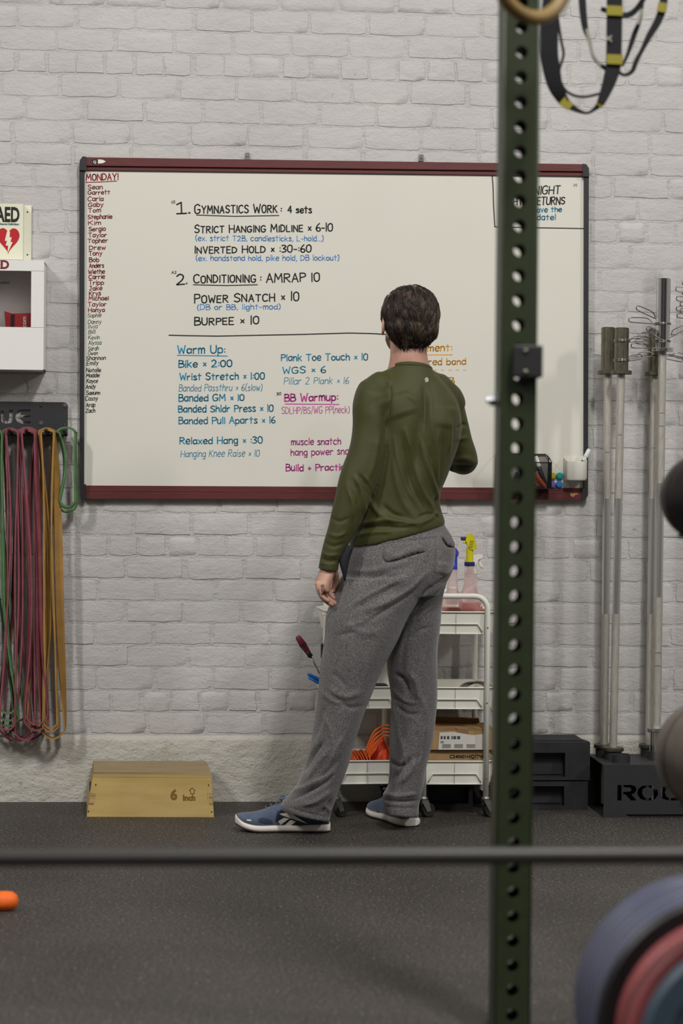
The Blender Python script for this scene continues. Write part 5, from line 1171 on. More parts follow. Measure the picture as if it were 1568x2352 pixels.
# ---- shirt
TORSO = [((898, 842), (987, 846), -.72, .12), ((874, 868), (1012, 872), -.715, .17), ((846, 893), (1034, 897), -.71, .21), ((838, 930), (1052, 930), -.71, .245), ((838, 985), (1060, 985), -.71, .265),
         ((836, 1040), (1046, 1040), -.71, .26), ((830, 1090), (1030, 1086), -.715, .25), ((824, 1134), (1012, 1128), -.72, .24), ((816, 1175), (1010, 1160), -.72, .24), ((810, 1212), (1017, 1186), -.72, .25), ((803, 1240), (1021, 1198), -.72, .262), ((803, 1262), (1018, 1208), -.72, .262)]
LARM = [((850, 874), (893, 896), -.755, .07), ((822, 888), (898, 915), -.77, .13), ((809, 930), (892, 945), -.775, .135), ((809, 985), (892, 988), -.785, .13), ((800, 1030), (886, 1038), -.80, .12), ((785, 1075), (873, 1088), -.815, .115), ((774, 1118), (857, 1130), -.825, .108),
        ((764, 1165), (841, 1174), -.83, .10), ((754, 1205), (821, 1214), -.83, .092), ((743, 1246), (799, 1252), -.83, .084), ((734, 1285), (780, 1291), -.83, .076), ((732, 1300), (777, 1305), -.83, .074)]
RARM = [((1000, 880), (1040, 896), -.64, .11), ((1008, 915), (1061, 918), -.62, .13), ((1016, 958), (1072, 958), -.61, .13), ((1026, 1005), (1083, 1006), -.60, .12), ((1030, 1040), (1095, 1040), -.59, .12), ((1034, 1066), (1098, 1066), -.58, .12)]
sb = MB(); sb.loft(rings_between([ring(l, r, Y, T) for l, r, Y, T in TORSO]), 40, .92)
def tring(l, r, Y, T, tilt): a = ring(l, r, Y, T); return (a[0], a[1], Vector((0, T/2, -tilt)))
NK = [tring((878, 870), (1014, 878), -.715, .17, .0), tring((887, 858), (1003, 864), -.715, .15, .006), tring((892, 850), (997, 856), -.715, .140, .012), tring((896, 844), (992, 850), -.715, .132, .016)]
sb.loft(rings_between(NK), 32)
sb.tube(catmull([P(905, 872, -.735), P(880, 884, -.752), P(858, 902, -.768), P(850, 925, -.775)], 3), [.040]*3+[.050]*3+[.056]*3+[.056], 16)
sb.tube(catmull([P(975, 872, -.71), P(1003, 888, -.685), P(1026, 912, -.655), P(1036, 935, -.63)], 3), [.040]*3+[.048]*3+[.052]*3+[.052], 16)
sb.loft(rings_between([ring(l, r, Y, T) for l, r, Y, T in LARM]), 26)
sb.loft(rings_between([ring(l, r, Y, T) for l, r, Y, T in RARM]), 26)
el = P(1062, 1052, -.57); wr = P(978, 985, -.36); sb.tube(catmull([el+Vector((-.012, -.012, 0)), el.lerp(wr, .35), el.lerp(wr, .7), wr], 4), [.055]*4+[.054]*2+[.05]*2+[.044]*2+[.038]*3, 18)
sb.ell(P(1064, 1056, -.565), (.048, .052, .052))
shirt = remesh(sb, 'shirt', M_shirt, .0048, 11)
sculpt(shirt.data, [
    ([(905, 905), (925, 960)], 42, .007), ([(1030, 930), (1020, 985)], 26, .006), ([(985, 880), (972, 950), (955, 1050), (935, 1140)], 20, -.010),
    ([(887, 868), (897, 900), (894, 945), (888, 1000)], 3.2, -.0035), ([(902, 880), (906, 935), (900, 990)], 9, .002),
    ([(980, 882), (988, 910), (990, 960), (1000, 1040)], 6, .0035), ([(972, 890), (978, 930), (976, 990)], 5, -.004),
    ([(930, 985), (942, 1023), (955, 1080), (975, 1138), (1003, 1180)], 6, .006), ([(922, 1000), (930, 1060), (948, 1120), (975, 1175)], 6, -.006),
    ([(965, 1000), (975, 1050), (992, 1100), (1010, 1150)], 6, .005), ([(985, 1030), (996, 1080), (1008, 1130)], 5, -.004),
    ([(905, 1040), (908, 1090), (925, 1150), (955, 1195)], 9, .005), ([(1030, 960), (1034, 1000), (1030, 1040)], 5, .004),
    ([(1002, 1140), (1004, 1165), (1014, 1180)], 5, -.007), ([(1008, 1172), (990, 1190), (960, 1205)], 5, .005),
    ([(828, 1204), (870, 1196), (920, 1198), (965, 1207)], 6, .006), ([(822, 1218), (860, 1210), (930, 1212)], 4, -.005), ([(818, 1232), (850, 1224), (900, 1221)], 4, .004), ([(880, 1160), (900, 1180), (930, 1190)], 6, -.005), ([(850, 1150), (870, 1180), (905, 1195)], 7, .005),
    ([(812, 1092), (826, 1115), (834, 1145), (836, 1180)], 5, .005), ([(822, 1088), (838, 1112), (846, 1140)], 5, -.005), ([(838, 1095), (846, 1115), (850, 1140)], 5, .004),
    ([(795, 1110), (808, 1150), (806, 1190)], 7, .003), ([(800, 1120), (820, 1165), (815, 1200)], 5, -.003),
    ([(760, 1190), (780, 1198), (800, 1190)], 4, -.003), ([(752, 1225), (775, 1232), (795, 1222)], 4, .003), ([(745, 1245), (765, 1255), (790, 1248)], 4, -.003), ([(738, 1268), (755, 1276), (778, 1274)], 3.5, .003), ([(736, 1282), (755, 1289), (776, 1287)], 3.2, -.0035),
    ([(733, 1293), (755, 1299), (777, 1297)], 3.5, .002),
    ([(1050, 985), (1062, 975), (1072, 978)], 4, -.006), ([(1048, 1010), (1075, 1005)], 6, .003), ([(1040, 1060), (1065, 1052), (1090, 1060)], 7, .003),
    ([(850, 930), (865, 980), (862, 1040)], 20, .0025),
    ([(905, 1005), (914, 1060), (935, 1120), (965, 1170)], 5, .004), ([(1018, 1000), (1012, 1060), (1010, 1110)], 5, -.003), ([(1008, 985), (1003, 1040), (1008, 1090)], 5, .003),
    ([(876, 940), (884, 985), (878, 1030)], 6, -.003), ([(868, 1000), (860, 1060), (846, 1100)], 7, .003), ([(930, 905), (960, 925), (968, 960)], 8, .003),
    ([(960, 1188), (985, 1180), (1010, 1190)], 3.5, -.004), ([(905, 1208), (935, 1206), (975, 1196)], 3.5, .003), ([(836, 1100), (850, 1125), (853, 1150)], 3.5, -.004), ([(802, 1130), (813, 1165), (810, 1195)], 4, .0035), ([(816, 1108), (822, 1135), (822, 1165)], 4, -.004),
], gain=1.45, ws=.85)
noise_disp(shirt.data, .0018, 22, 3); toman(shirt)
# hem, collar and cuff bands
def bandring(name, l, r, Y, T, h, m, grow=.003, e=.92, tilt=None, n=40, bulge=0):
    a = ring(l, r, Y, T); up = Vector((0, 0, 1)) if tilt is None else tilt
    ax = a[1]*(1+grow/a[1].length); ay = a[2]*(1+grow/a[2].length)
    b = MB(); b.loft([(a[0]-up*h/2, ax*.985, ay*.985), (a[0]-up*h*.3, ax, ay), (a[0]+up*h*.3, ax, ay), (a[0]+up*h/2, ax*.985, ay*.985)], n, e); o = b.build(name, m, smooth=True, angle=60); return toman(o)
c0 = bandring('cuff', (732.5, 1299), (776.5, 1304), -.83, .075, .018, M_shirt, .0005, 1.0, (P(757, 1290, -.83)-P(754, 1312, -.83)).normalized())
# collar: torus-like band around the neck
cb = MB(); cp = [((891, 847), (0, -.77)), ((905, 834), 0), ((926, 831), 0), ((952, 838), 0), ((975, 846), 0), ((993, 848), 0)]
q3 = NK[-1]; pts = [q3[0]+q3[1]*1.0*math.cos(a)+q3[2]*1.0*math.sin(a)+Vector((0, 0, .001)) for a in [i*math.pi/16 for i in range(32)]]
cb.loft([(q3[0]-Vector((0, 0, .011)), q3[1]*1.02, q3[2]*1.02), (q3[0]-Vector((0, 0, .008)), q3[1]*1.045, q3[2]*1.045), (q3[0]+Vector((0, 0, .002)), q3[1]*1.02, q3[2]*1.02), (q3[0]+Vector((0, 0, .004)), q3[1]*.985, q3[2]*.985)], 40); toman(cb.build('collar', M_shirt, smooth=True))

# ---- trousers
PEL = [((812, 1232), (1016, 1192), -.72, .235), ((804, 1252), (1022, 1210), -.72, .25), ((797, 1268), (1036, 1232), -.72, .265), ((789, 1292), (1045, 1262), -.72, .28), ((784, 1330), (1042, 1298), -.72, .285), ((768, 1362), (1030, 1330), -.72, .28), ((760, 1385), (1006, 1365), -.72, .26)]
LL = [((782, 1325), (985, 1330), -.755, .24), ((763, 1372), (962, 1376), -.765, .24), ((748, 1410), (940, 1412), -.77, .23), ((745, 1460), (914, 1468), -.775, .215), ((738, 1510), (888, 1516), -.775, .2), ((732, 1560), (866, 1562), -.77, .185), ((728, 1610), (847, 1610), -.765, .175),
      ((721, 1665), (828, 1665), -.755, .172), ((711, 1720), (811, 1716), -.745, .17), ((697, 1766), (798, 1760), -.735, .168), ((680, 1806), (784, 1800), -.725, .165), ((656, 1834), (770, 1838), -.72, .155), ((644, 1850), (759, 1868), -.715, .145), ((650, 1861), (757, 1886), -.715, .14)]
RL = [((900, 1310), (1030, 1320), -.66, .22), ((905, 1375), (1014, 1375), -.655, .22), ((896, 1430), (1011, 1430), -.65, .21), ((888, 1495), (1004, 1495), -.645, .195), ((891, 1555), (1003, 1560), -.64, .185), ((898, 1605), (1003, 1609), -.635, .175), ((896, 1660), (998, 1660), -.63, .17), ((893, 1710), (991, 1710), -.625, .165),
      ((894, 1765), (978, 1765), -.62, .16), ((890, 1805), (971, 1808), -.615, .155), ((879, 1826), (965, 1830), -.61, .16), ((881, 1850), (962, 1852), -.61, .15), ((884, 1867), (962, 1871), -.61, .15)]
tb = MB()
for part in (PEL, LL, RL): tb.loft(rings_between([ring(l, r, Y, T) for l, r, Y, T in part]), 36, .95)
tr_ = remesh(tb, 'trousers', M_trou, .0046, 6)
sculpt(tr_.data, [
    ([(838, 1428), (880, 1405), (930, 1370), (975, 1325)], 6, -.006), ([(846, 1400), (890, 1382), (940, 1352), (985, 1312)], 8, .006), ([(812, 1400), (860, 1375), (910, 1345)], 8, -.003),
    ([(962, 1375), (1000, 1340), (1038, 1312)], 4.5, -.007), ([(966, 1390), (1000, 1358), (1026, 1335)], 5, .005), ([(955, 1400), (985, 1372), (1018, 1350)], 4.5, -.005), ([(985, 1352), (1010, 1330), (1036, 1305)], 4, .004),
    ([(1000, 1255), (1001, 1290), (993, 1330), (975, 1360)], 3.2, -.0035), ([(880, 1300), (920, 1330), (960, 1325)], 30, .008), ([(1020, 1290), (1015, 1320)], 18, .006),
    ([(806, 1310), (850, 1312), (900, 1300), (940, 1290)], 7, .004), ([(800, 1335), (850, 1330), (890, 1318)], 6, -.004), ([(880, 1252), (920, 1244), (965, 1240), (1012, 1234)], 2.6, -.0025), ([(812, 1262), (845, 1256), (880, 1250)], 3, -.002),
    ([(881, 1258), (881, 1275), (884, 1287), (900, 1289), (940, 1275), (977, 1265)], 2.8, -.005), ([(888, 1266), (905, 1279), (940, 1266), (970, 1258)], 6, .004),
    ([(1016, 1234), (1024, 1247), (1032, 1254), (1045, 1256)], 2.8, -.007),
    ([(912, 1550), (930, 1566), (938, 1596)], 6, -.008), ([(940, 1545), (955, 1570), (960, 1610)], 8, .005), ([(960, 1590), (980, 1640), (975, 1700)], 8, .003), ([(905, 1610), (915, 1680), (925, 1740)], 7, .003),
    ([(755, 1580), (790, 1600), (830, 1590)], 8, .004), ([(760, 1545), (780, 1560), (795, 1580)], 7, -.003), ([(800, 1440), (840, 1455), (870, 1450)], 10, .003),
    ([(694, 1775), (714, 1740), (742, 1704)], 6, -.009), ([(708, 1790), (730, 1755), (752, 1722)], 7, .006), ([(722, 1700), (735, 1660), (748, 1620)], 6, -.003),
    ([(672, 1836), (708, 1820), (745, 1800), (765, 1782)], 5, -.007), ([(664, 1822), (700, 1808), (740, 1785)], 6, .005), ([(690, 1850), (725, 1840), (762, 1815)], 6, .005), ([(735, 1868), (750, 1855), (760, 1835)], 5, -.005), ([(745, 1850), (757, 1862)], 5, .004),
    ([(905, 1790), (925, 1765), (945, 1740)], 6, -.007), ([(918, 1800), (940, 1775), (958, 1745)], 6, .005), ([(898, 1748), (915, 1760), (935, 1755)], 5, -.005), ([(925, 1700), (930, 1745), (925, 1790)], 5, .004),
    ([(882, 1836), (920, 1842), (962, 1838)], 4, -.005), ([(880, 1822), (915, 1828), (960, 1822)], 5, .004), ([(884, 1852), (925, 1856), (962, 1856)], 2.4, -.002), ([(655, 1852), (705, 1868), (757, 1878)], 2.4, -.002),
    ([(940, 1440), (925, 1500), (925, 1560)], 7, -.003),
    ([(800, 1395), (850, 1365), (900, 1340), (950, 1318)], 5, .0035), ([(790, 1440), (840, 1425), (885, 1400)], 6, .003), ([(775, 1460), (820, 1450)], 5, -.0025), ([(955, 1430), (975, 1405), (1005, 1385)], 4, .004), ([(940, 1470), (960, 1450), (990, 1440)], 5, -.003),
    ([(742, 1640), (760, 1690), (752, 1740)], 7, .0035), ([(770, 1600), (800, 1625), (835, 1620)], 6, -.003), ([(740, 1590), (765, 1610), (790, 1615)], 6, .003), ([(760, 1750), (772, 1720), (790, 1690)], 6, .004), ([(730, 1790), (755, 1770), (780, 1740)], 5, -.004),
    ([(910, 1620), (935, 1640), (965, 1640)], 5, -.0035), ([(905, 1585), (930, 1610), (960, 1615)], 5, .003), ([(955, 1680), (965, 1720), (955, 1760)], 5, -.0035)], gain=1.5, ws=.85)
noise_disp(tr_.data, .0022, 16, 9); toman(tr_)
# open front pocket with dark lining
pb = MB(); pb.loft(rings_between([ring((796, 1250), (812, 1256), -.845, .03), ring((779, 1285), (802, 1288), -.852, .03), ring((785, 1315), (796, 1318), -.852, .025), ring((790, 1334), (793, 1335), -.85, .01)]), 14)
toman(pb.build('pocket_lining', mat('lining_navy', '#16161d', .8), smooth=True))
# ---- body (skin)
bb = MB(); sc_ = .78
bb.loft([ring(l, r, Y, T*.86, sc_) for l, r, Y, T in TORSO[1:]+PEL[3:5]], 30)
bb.loft([ring(l, r, Y, T, .8) for l, r, Y, T in LARM[:-1]], 20); bb.loft([ring(l, r, Y, T, .8) for l, r, Y, T in RARM], 20)
bb.tube([el, el.lerp(wr, .5), wr, wr+(wr-el)*.15], [.042, .038, .03, .026], 14)
bb.loft([ring(l, r, Y, T, .8) for l, r, Y, T in LL[:-2]], 20); bb.loft([ring(l, r, Y, T, .8) for l, r, Y, T in RL[:-2]], 20)
# neck
bb.loft(rings_between([ring((893, 775), (980, 775), -.70, .125), ring((896, 800), (980, 802), -.705, .125), ring((894, 830), (983, 828), -.712, .125), ring((886, 856), (996, 858), -.715, .13), ring((872, 880), (1010, 882), -.715, .15)]), 28)
# head: local frame
HC = P(938, 738, -.70); yaw = R(14); HM = Matrix.Translation(HC)@Matrix.Rotation(yaw, 4, 'Z')@Matrix.Rotation(R(3), 4, 'Y')   # local +y is the face
bb.ell((0, -.005, .018), (.0785, .098, .090), T=HM, n=28, m=18)
bb.ell((0, .030, -.030), (.064, .066, .078), T=HM, n=24, m=16)
bb.ell((0, .066, -.078), (.038, .030, .026), T=HM); bb.ell((0, .080, .020), (.058, .018, .014), T=HM)   # chin, brow
bb.loft([(HM@Vector((0, .088, .014)), (.008, 0, 0), (0, .008, 0)), (HM@Vector((0, .104, -.012)), (.012, 0, 0), (0, .014, 0)), (HM@Vector((0, .098, -.026)), (.016, 0, 0), (0, .012, 0))], 14)
bb.ell((0, .090, -.046), (.024, .009, .006), T=HM); bb.ell((0, .088, -.056), (.022, .010, .006), T=HM)
for s in (-1, 1):
    E = HM@Matrix.Translation((s*.0875, -.004, -.018 if s < 0 else -.022))@Matrix.Rotation(s*R(22), 4, 'Z')@Matrix.Rotation(R(-12), 4, 'X')
    bb.tube([E@Vector((0, .013*math.sin(a)*1.1-(.004 if math.cos(a) < 0 else 0), .029*math.cos(a))) for a in [i*math.pi/10 for i in range(20)]], .0050, 8, closed=True)
    bb.ell((s*-.004, .0, -.002), (.005, .012, .022), T=E, n=14, m=8); bb.ell((0, .004, -.028), (.0055, .008, .008), T=E, n=12, m=8)
# left hand
def PH_(u, v, Y): return P(u, v, Y)
bb.loft(rings_between([ring((738, 1285), (774, 1289), -.83, .050), ring((734, 1308), (774, 1311), -.83, .046), ring((727, 1325), (766, 1326), -.832, .062), ring((723, 1340), (760, 1346), -.834, .078), ring((729, 1356), (757, 1360), -.834, .072)]), 20)
FG = [([(752, 1343, -.800), (757, 1364, -.798), (768, 1376, -.797), (779, 1384, -.796)], .0088), ([(742, 1344, -.820), (747, 1368, -.820), (761, 1381, -.819), (774, 1389, -.817)], .0090),
      ([(733, 1342, -.842), (738, 1368, -.843), (751, 1382, -.842), (766, 1391, -.840)], .0086), ([(728, 1340, -.862), (733, 1360, -.864), (744, 1374, -.863), (757, 1382, -.861)], .0076)]
for pts, r_ in FG:
    q = [P(*p) for p in pts]; bb.tube(catmull(q, 4), [r_*1.08]*4+[r_*1.04, r_, r_*.98, r_]+[r_*.95]*3+[r_*.9, r_*.55], 12)
    for k in (0, 1): bb.ell(q[k], (r_*1.12,)*3, n=12, m=8)
q = [P(768, 1314, -.805), P(771, 1332, -.788), P(768, 1349, -.782), P(763, 1362, -.780)]; bb.tube(catmull(q, 4), [.0125]*4+[.0112]*4+[.0100]*3+[.0088, .0055], 12)
# right hand, held in front of the chest
w2 = wr+(wr-el).normalized()*.045; dR = (w2-wr).normalized(); bb.tube([wr, wr+dR*.03, wr+dR*.085], [.026, .036, .036], 14, flat=.55)
for k in range(4):
    s0 = wr+dR*.08+Vector((0, 0, .027-.018*k)); bb.tube(catmull([s0, s0+dR*.035+Vector((-.008, 0, .004)), s0+dR*.05+Vector((-.028, 0, .004)), s0+dR*.04+Vector((-.046, 0, 0))], 3), .0082, 10)
s0 = wr+dR*.03+Vector((0, 0, .03)); bb.tube([s0, s0+dR*.03+Vector((-.012, 0, .022)), s0+dR*.05+Vector((-.02, 0, .034))], [.012, .0105, .008], 10)
body = remesh(bb, 'body', M_skin, .0034, 3); toman(body)
# tattoo and black ring on the fingers
bv = None
def bvh_of(o):
    me = o.data; off = man.location
    return BVHTree.FromPolygons([tuple(v.co+off) for v in me.vertices], [tuple(p.vertices) for p in me.polygons])
def decal(name, poly, bvh, m, off=.0008, step=2.0, thick=True):
    """thin patch lying on a surface; poly in px"""
    tri = tessellate_polygon([[Vector((a, c, 0)) for a, c in poly]]); bm = bmesh.new(); vs = [bm.verts.new((a, c, 0)) for a, c in poly]
    for t_ in tri:
        try: bm.faces.new([vs[i] for i in t_])
        except ValueError: pass
    for _ in range(6):
        ed = [e for e in bm.edges if e.calc_length() > step*1.6]
        if not ed: break
        bmesh.ops.subdivide_edges(bm, edges=ed, cuts=1); bmesh.ops.triangulate(bm, faces=bm.faces[:])
    bad = []
    for w in bm.verts:
        d = (_fw+_rt*((w.co.x-784)/F)-_up*((w.co.y-1176)/F)).normalized(); h = bvh.ray_cast(CAM, d)
        if h[0] is None: bad.append(w)
        else: w.co = h[0]+(h[1] if h[1].dot(d) < 0 else -h[1])*off-d*off*.3
    if bad: bmesh.ops.delete(bm, geom=bad, context='VERTS')
    me = bpy.data.meshes.new(name); bm.to_mesh(me); bm.free(); me.materials.append(m); ismooth(me); return link(name, me)
bvt = bvh_of(tr_)
for nm, pl_ in (('pocket_flap', [(881, 1258), (882, 1286), (900, 1289), (940, 1275), (977, 1264), (972, 1246), (925, 1250)]), ('pocket_flap', [(1016, 1233), (1028, 1250), (1042, 1254), (1041, 1246), (1030, 1230)])):
    toman(decal(nm, pl_, bvt, M_trou, .0042, 3))
bv_body = bvh_of(body); M_ink = mat('tattoo_ink', '#7d6051', .6)
for pl_ in ([(738, 1342), (745, 1343), (744, 1348), (740, 1350), (737, 1347)], [(731, 1350), (734, 1357), (736, 1366), (732, 1364), (729, 1355)], [(737, 1352), (741, 1352), (742, 1360), (737, 1361)], [(744, 1350), (747, 1353), (746, 1363), (743, 1360)], [(738, 1362), (743, 1362), (743, 1367), (738, 1367)]):
    toman(decal('tattoo', pl_, bv_body, M_ink if pl_[0][1] < 1361 else M_sblk, .0006, 1.2))
# ---- head extras
M_hair = mat('hair_brown', '#3a2e25', .5, vary=.25, vscale=60, stretch=(1, 1, .3)); M_hair2 = mat('hair_light_strand', '#5a4a3d', .45); M_hair3 = mat('hair_dark_strand', '#241c17', .5)
hb = MB(); HMh = HM@Matrix.Translation((0, -.002, .0))
hb.ell((0, -.012, .022), (.0885, .100, .0905), T=HMh, n=30, m=20); hb.ell((0, -.040, -.022), (.0785, .066, .068), T=HMh, n=28, m=18); hb.ell((0, -.050, -.056), (.060, .037, .038), T=HMh, n=24, m=14)
hb.ell((-.004, -.046, -.078), (.036, .024, .026), T=HMh, n=20, m=12)
hair = remesh(hb, 'hair', M_hair, .004, 6)
# carve face opening: drop the cap away from the face by removing verts in front and low
me = hair.data; bm = bmesh.new(); bm.from_mesh(me); HI = HM.inverted(); kill = []
for w in bm.verts:
    l = HI@w.co
    if l.y > .070 and l.z < .050: kill.append(w)
    elif l.y > .016 and l.z < .004: kill.append(w)
bmesh.ops.delete(bm, geom=kill, context='VERTS'); bm.to_mesh(me); bm.free()
bvh_h = BVHTree.FromPolygons([tuple(v.co) for v in me.vertices], [tuple(p.vertices) for p in me.polygons])
rnd = random.Random(5); strands = MB(); cnt = 0; from mathutils import noise as NZ
R3 = HM.to_3x3()
def hair_path(p, nrm, Ls, lift, curl, seed, n_st=9):
    pts = []
    for k in range(n_st):
        f = k/(n_st-1); l = HI@p; side = max(-1, min(1, l.x/.05))
        nz_ = NZ.noise(Vector((l.x*28+seed*.13, l.y*28, l.z*14)))*.9
        if l.z > .070: fl = Vector((l.x*5+nz_, -1.0, -.25))
        elif l.z > -.02: fl = Vector((-.32*side+nz_*.8, -.3, -1))
        else: fl = Vector((-.12*side+nz_, .0, -1))
        fl = R3@fl.normalized(); tg = fl-nrm*fl.dot(nrm)
        if tg.length < .05: break
        tg.normalize(); pts.append((p+nrm*(lift*math.sin(math.pi*min(1, f*1.05+.12))+.0012), tg.cross(nrm), nrm))
        p2 = p+tg*(Ls/n_st); loc, nn, _, _ = bvh_h.find_nearest(p2)
        if curl and f > .6: p = p2+nrm*.0035
        elif nn is not None: p, nrm = loc, (nrm*.5+nn*.5).normalized()
    return pts
def start():
    th_ = rnd.uniform(-math.pi*1.2, math.pi*.16); ph_ = math.asin(rnd.uniform(-.62, 1.0))
    d0 = Vector((math.cos(th_)*math.cos(ph_), math.sin(th_)*math.cos(ph_), math.sin(ph_))); d0.normalize()
    h = bvh_h.ray_cast(HM@(Vector((0, -.02, -.005))+d0*.2), (R3@(-d0)))
    return h
for i in range(760):
    h = start()
    if h[0] is None: continue
    pl = HI@h[0]; low = pl.z < -.045
    Ls = rnd.uniform(.045, .085)*(.5 if pl.z < -.080 else (.75 if low else 1)); lift = rnd.uniform(.002, .0065); base = hair_path(h[0], h[1], Ls, lift, low and rnd.random() < .6, i)
    if len(base) < 4: continue
    m_ = len(base); cw = rnd.uniform(.0035, .0075); ph0 = rnd.uniform(0, 6.28); am = rnd.uniform(.0005, .0028); tone = rnd.random()
    for q in range(rnd.randint(9, 15)):
        o1, o2 = rnd.gauss(0, .5), rnd.gauss(0, .35); st_, en_ = rnd.randint(0, 1), m_-rnd.randint(0, 1)
        pts = []
        for k in range(st_, en_):
            p, sd, nn = base[k]; f = k/(m_-1); w_ = cw*(1-.72*f)
            pts.append(p+sd*(o1*w_*2+am*math.sin(ph0+3.2*f)+rnd.uniform(-.0002, .0002))+nn*(abs(o2)*w_*.6))
        if len(pts) < 3: continue
        rr_ = rnd.uniform(.00055, .0010); z_ = tone+rnd.uniform(-.25, .25); strands.cur = 1 if z_ > .78 else (2 if z_ < .38 else 0)
        L_ = len(pts); strands.tube(pts, [rr_*(1-.7*(k/(L_-1))**2) for k in range(L_)], 3, cap=False); cnt += 1
# loose curls along the outline
for i in range(150):
    a = rnd.uniform(-.15, math.pi+.15); d0 = Vector((math.cos(a), rnd.uniform(-.5, .3), math.sin(a))).normalized(); h = bvh_h.ray_cast(HM@(d0*.25+Vector((0, -.01, .01))), HM.to_3x3()@(-d0))
    if h[0] is None: continue
    p = h[0]+h[1]*.002; r_ = rnd.uniform(.003, .006); ax = h[1].cross(Vector((0, 1, 0))).normalized() if rnd.random() < .8 else Vector((1, 0, 0)); strands.cur = rnd.choice((0, 1, 2))
    n0 = h[1]; t0 = ax; strands.tube([p+n0*(r_*(.2-math.cos(k*.75+1)*.8))+t0*(r_*math.sin(k*.75+1)+k*.0007) for k in range(rnd.randint(4, 6))], .0006, 3, cap=False)
so = strands.build('hair_strands', [M_hair, M_hair2, M_hair3], smooth=True, fixn=False); so['kind'] = 'stuff'
toman(hair); toman(so); print('strands', cnt)
for s in (-1, 1):
    b = MB(); b.ell((s*.030, .079, .004), (.0115, .0115, .0105), T=HM, n=16, m=10); e = toman(b.build('eye', mat('eye_white', '#e0dcd6', .2), smooth=True))
    b = MB(); b.ell((s*.030, .0895, .004), (.005, .002, .005), T=HM, n=12, m=8); toman(b.build('iris', mat('iris_brown', '#3b2a1c', .2), smooth=True))
    b = MB(); b.tube([HM@Vector((s*.014, .096, .018)), HM@Vector((s*.030, .096, .024)), HM@Vector((s*.046, .088, .018))], [.002, .0035, .0015], 6); toman(b.build('eyebrow', M_hair, smooth=True))
bd_ = MB(); bd_.ell((0, .032, -.040), (.0655, .065, .072), T=HM, n=28, m=18); bm_ = bd_.mesh('beard', mat('beard_stubble', '#6e5446', .8, vary=.3, vscale=300)); bm = bmesh.new(); bm.from_mesh(bm_)
bmesh.ops.subdivide_edges(bm, edges=bm.edges[:], cuts=1, use_grid_fill=True)
bmesh.ops.delete(bm, geom=[w for w in bm.verts if (lambda l: l.z > -.046+.010*math.sin(l.y*300) or l.y < .004 or (abs(l.x) < .03 and l.z > -.058 and l.y > .05))(HI@w.co)], context='VERTS'); bm.to_mesh(bm_); bm.free(); ismooth(bm_)
toman(link('beard', bm_))
# ---- shirt emblem
bv_s = bvh_of(shirt); M_refl = mat('reflective_print', '#b9bbb4', .4)
ce = (979, 873); o5 = [(ce[0]+4.2*math.cos(a), ce[1]+5.6*math.sin(a)) for a in [i*math.pi/8 for i in range(16)]]; i5 = [(ce[0]+2.6*math.cos(a), ce[1]+3.8*math.sin(a)) for a in [i*math.pi/8 for i in range(16)]]
toman(decal('emblem', o5, bv_s, M_refl, .0015, 1.6)); toman(decal('emblem_mark', i5, bv_s, M_shirt, .0022, 1.6)); toman(decal('emblem_mark', [(977.5, 870), (979, 869), (980, 874), (981.5, 872), (981, 877), (978, 876)], bv_s, M_refl, .0028, 1.2))
